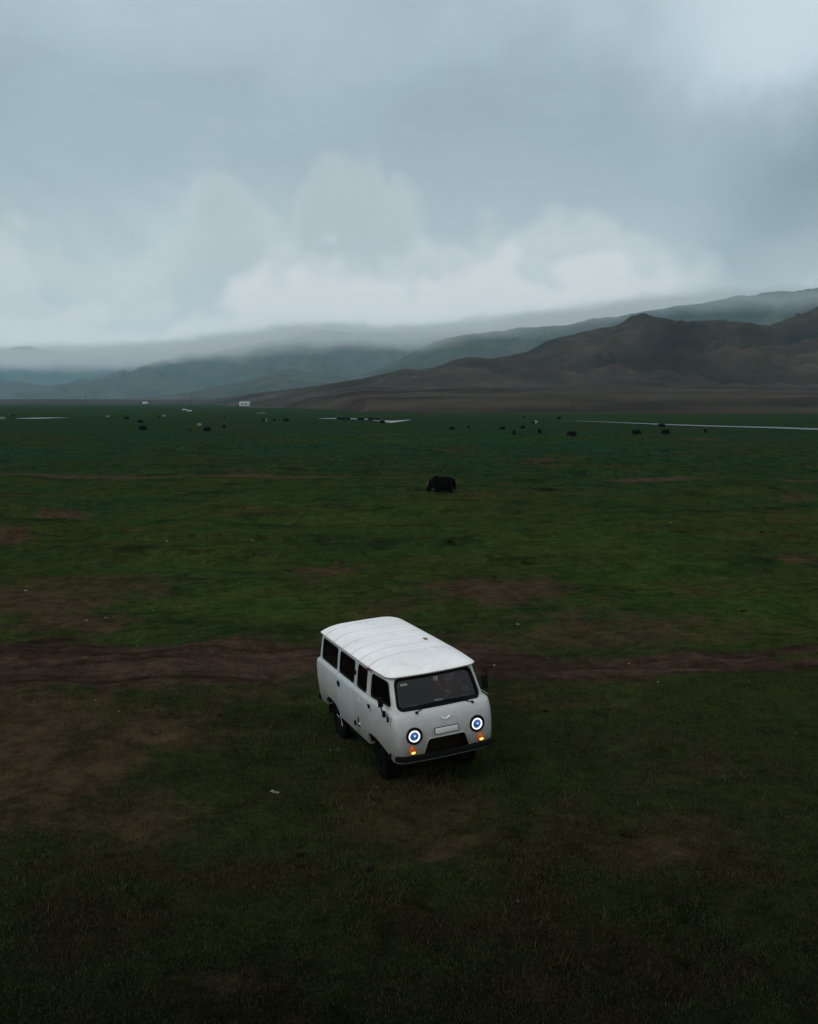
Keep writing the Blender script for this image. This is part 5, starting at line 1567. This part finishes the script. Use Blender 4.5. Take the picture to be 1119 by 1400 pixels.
# ---------------------------------------------------------------- grass
def grass():
    rnd = np.random.default_rng(11)
    XS = []; YS = []; DS = []
    for (d0, d1, dens) in ((6.5, 14, 2400), (14, 24, 1000), (24, 36, 260)):
        wmax = 0.47 * d1 + 1.5
        n = int(dens * (d1 - d0) * 2 * wmax)
        x = rnd.uniform(-wmax, wmax, n); y = rnd.uniform(d0, d1, n)
        k = np.abs(x) < 0.47 * y + 1.5
        XS.append(x[k]); YS.append(y[k])
    nt = 520
    ty = 7 + 25 * rnd.random(nt) ** 1.3; tx = rnd.uniform(-1, 1, nt) * (0.45 * ty + 1)
    k = rnd.integers(18, 46, nt); sp = rnd.uniform(.04, .12, nt)
    tall = np.concatenate([np.zeros(sum(len(q) for q in XS)), np.ones(k.sum())])
    XS.append(np.repeat(tx, k) + rnd.normal(size=k.sum()) * np.repeat(sp, k)); YS.append(np.repeat(ty, k) + rnd.normal(size=k.sum()) * np.repeat(sp, k))
    x = np.concatenate(XS); y = np.concatenate(YS)
    X, Y = survey(x, y)
    dd, ww, ins = line_dist(X, Y, ROAD)
    bare = ins * (1 - sstep(np.abs(dd), ww * .75, ww * 1.3)) + 0.85 * splat(X, Y, DIRTS, 100)
    clump = fbm(x / .5, y / .5, 3, 401) + 0.6 * fbm(x / 2.6, y / 2.6, 3, 402)
    keep = (rnd.random(len(x)) > bare * 1.15) & (rnd.random(len(x)) > sstep(y, 19, 36)) & (clump > -0.28 + 0.35 * rnd.normal(size=len(x)) * .5)
    c, s = math.cos(VAN_YAW), math.sin(VAN_YAW)
    x = x[keep]; y = y[keep]; clump = clump[keep]; tall = tall[keep]
    z = height(x, y)
    n = len(x)
    h = (0.012 + 0.026 * rnd.random(n) ** 2) * (1 + 0.7 * np.clip(clump, -.5, .8)) * (1 + y / 45) * (1 + 1.9 * tall)
    w = (0.0030 + 0.0035 * rnd.random(n)) * (1 + y / 20)
    a = rnd.uniform(0, 2 * np.pi, n); t = rnd.uniform(0, 2 * np.pi, n); ln = h * rnd.uniform(.2, 1.0, n)
    v = np.empty((n, 3, 3), np.float32)
    v[:, 0] = np.stack([x - np.cos(a) * w, y - np.sin(a) * w, z - .008], 1)
    v[:, 1] = np.stack([x + np.cos(a) * w, y + np.sin(a) * w, z - .008], 1)
    v[:, 2] = np.stack([x + np.cos(t) * ln, y + np.sin(t) * ln, z + h], 1)
    me = bpy.data.meshes.new("grass")
    me.vertices.add(n * 3); me.vertices.foreach_set("co", v.ravel())
    me.loops.add(n * 3); me.loops.foreach_set("vertex_index", np.arange(n * 3, dtype=np.int32))
    me.polygons.add(n); me.polygons.foreach_set("loop_start", np.arange(0, n * 3, 3, dtype=np.int32))
    me.update()
    m, T_, b, o = mat_new("turf_blades")
    gi = T_.new('ShaderNodeNewGeometry')
    p = gi.outputs['Position']
    r = gi.outputs['Random Per Island']
    n1 = T_.noise(p, 0.34, 6.0, 0.62, 0.5); n2 = T_.noise(p, 3.0, 4.0, 0.6)
    green = T_.mix(T_.smooth(n2, .35, .65), (0.0120, 0.031, 0.0085, 1), (0.022, 0.040, 0.010, 1))
    straw = T_.mix(r, (0.020, 0.0195, 0.008, 1), (0.050, 0.041, 0.019, 1))
    f = T_.math('ADD', T_.smooth(n1, 0.62, 0.36), T_.math('MULTIPLY', T_.math('SUBTRACT', r, 0.5), 0.8), clamp=True)
    _, yy, _ = T_.xyz(p)
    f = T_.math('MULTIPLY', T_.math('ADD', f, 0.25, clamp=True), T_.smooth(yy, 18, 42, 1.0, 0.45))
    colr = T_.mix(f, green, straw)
    colr = T_.mix(T_.smooth(T_.math('ADD', yy, T_.math('MULTIPLY', n1, 8.0)), 19, 10, 0, .8), colr, (0.005, 0.0062, 0.003, 1))  # the same vignette falloff painted into the blades
    T_.put(b.inputs['Base Color'], colr)
    b.inputs['Roughness'].default_value = 0.8; b.inputs['Specular IOR Level'].default_value = 0.05
    me.materials.append(m)
    tag(link(bpy.data.objects.new("grass", me)), kind='stuff')
grass()

# ---------------------------------------------------------------- low cloud on the mountain tops
def low_cloud():
    bm = bmesh.new()
    add_box(bm, (-9600, 3900, 180), (6600, 13900, 1000))
    m = bpy.data.materials.new("low_cloud_vapour"); m.use_nodes = True
    t = NT(m.node_tree); t.n.clear()
    o = t.new('ShaderNodeOutputMaterial')
    v = t.new('ShaderNodeVolumePrincipled')
    v.inputs['Color'].default_value = (0.99, 0.995, 1.0, 1)
    v.inputs['Anisotropy'].default_value = 0.35
    p = t.new('ShaderNodeNewGeometry').outputs['Position']
    x, y, z = t.xyz(p)
    n1 = t.noise(t.vmath('MULTIPLY', p, (0.0021, 0.0010, 0.0040)), 1.0, 6.0, 0.66, 0.4)
    # the cloud base climbs from the deep valley up to the near shoulder
    sl = t.math('DIVIDE', x, y)
    ft = [(-0.40, .0385), (-0.245, .0400), (-0.19, .0500), (-0.10, .0600), (0.02, .0575), (0.06, .0640), (0.14, .0745), (0.23, .0860), (0.33, .0955), (0.40, .0965)]
    rp = t.ramp(t.math('MULTIPLY_ADD', sl, 1.25, 0.5), [(a * 1.25 + 0.5, (v * 5, v * 5, v * 5, 1)) for a, v in ft])
    base_s = t.math('MULTIPLY', rp, 0.2)
    hgt = t.math('SUBTRACT', t.math('DIVIDE', t.math('SUBTRACT', z, 6.0), y), base_s)
    hgt = t.math('ADD', hgt, t.math('MULTIPLY', t.math('SUBTRACT', n1, 0.5), 0.062))
    dn = t.math('MULTIPLY', t.smooth(hgt, -0.010, 0.008), t.smooth(hgt, 0.015, 0.002))
    for ax, lo, hi, w in ((x, -9600, 6600, 900), (y, 3900, 13900, 300)):
        dn = t.math('MULTIPLY', dn, t.math('MULTIPLY', t.smooth(ax, lo, lo + w), t.smooth(ax, hi, hi - w)))
    dn = t.math('MULTIPLY', dn, t.math('MULTIPLY', t.smooth(z, 180, 220), t.smooth(z, 1000, 900)))
    t.put(v.inputs['Density'], t.math('MULTIPLY', dn, 0.00075))
    t.l.new(v.outputs[0], o.inputs['Volume'])
    tag(obj_bm("low_cloud", bm, m, None, False), kind='stuff')
low_cloud()
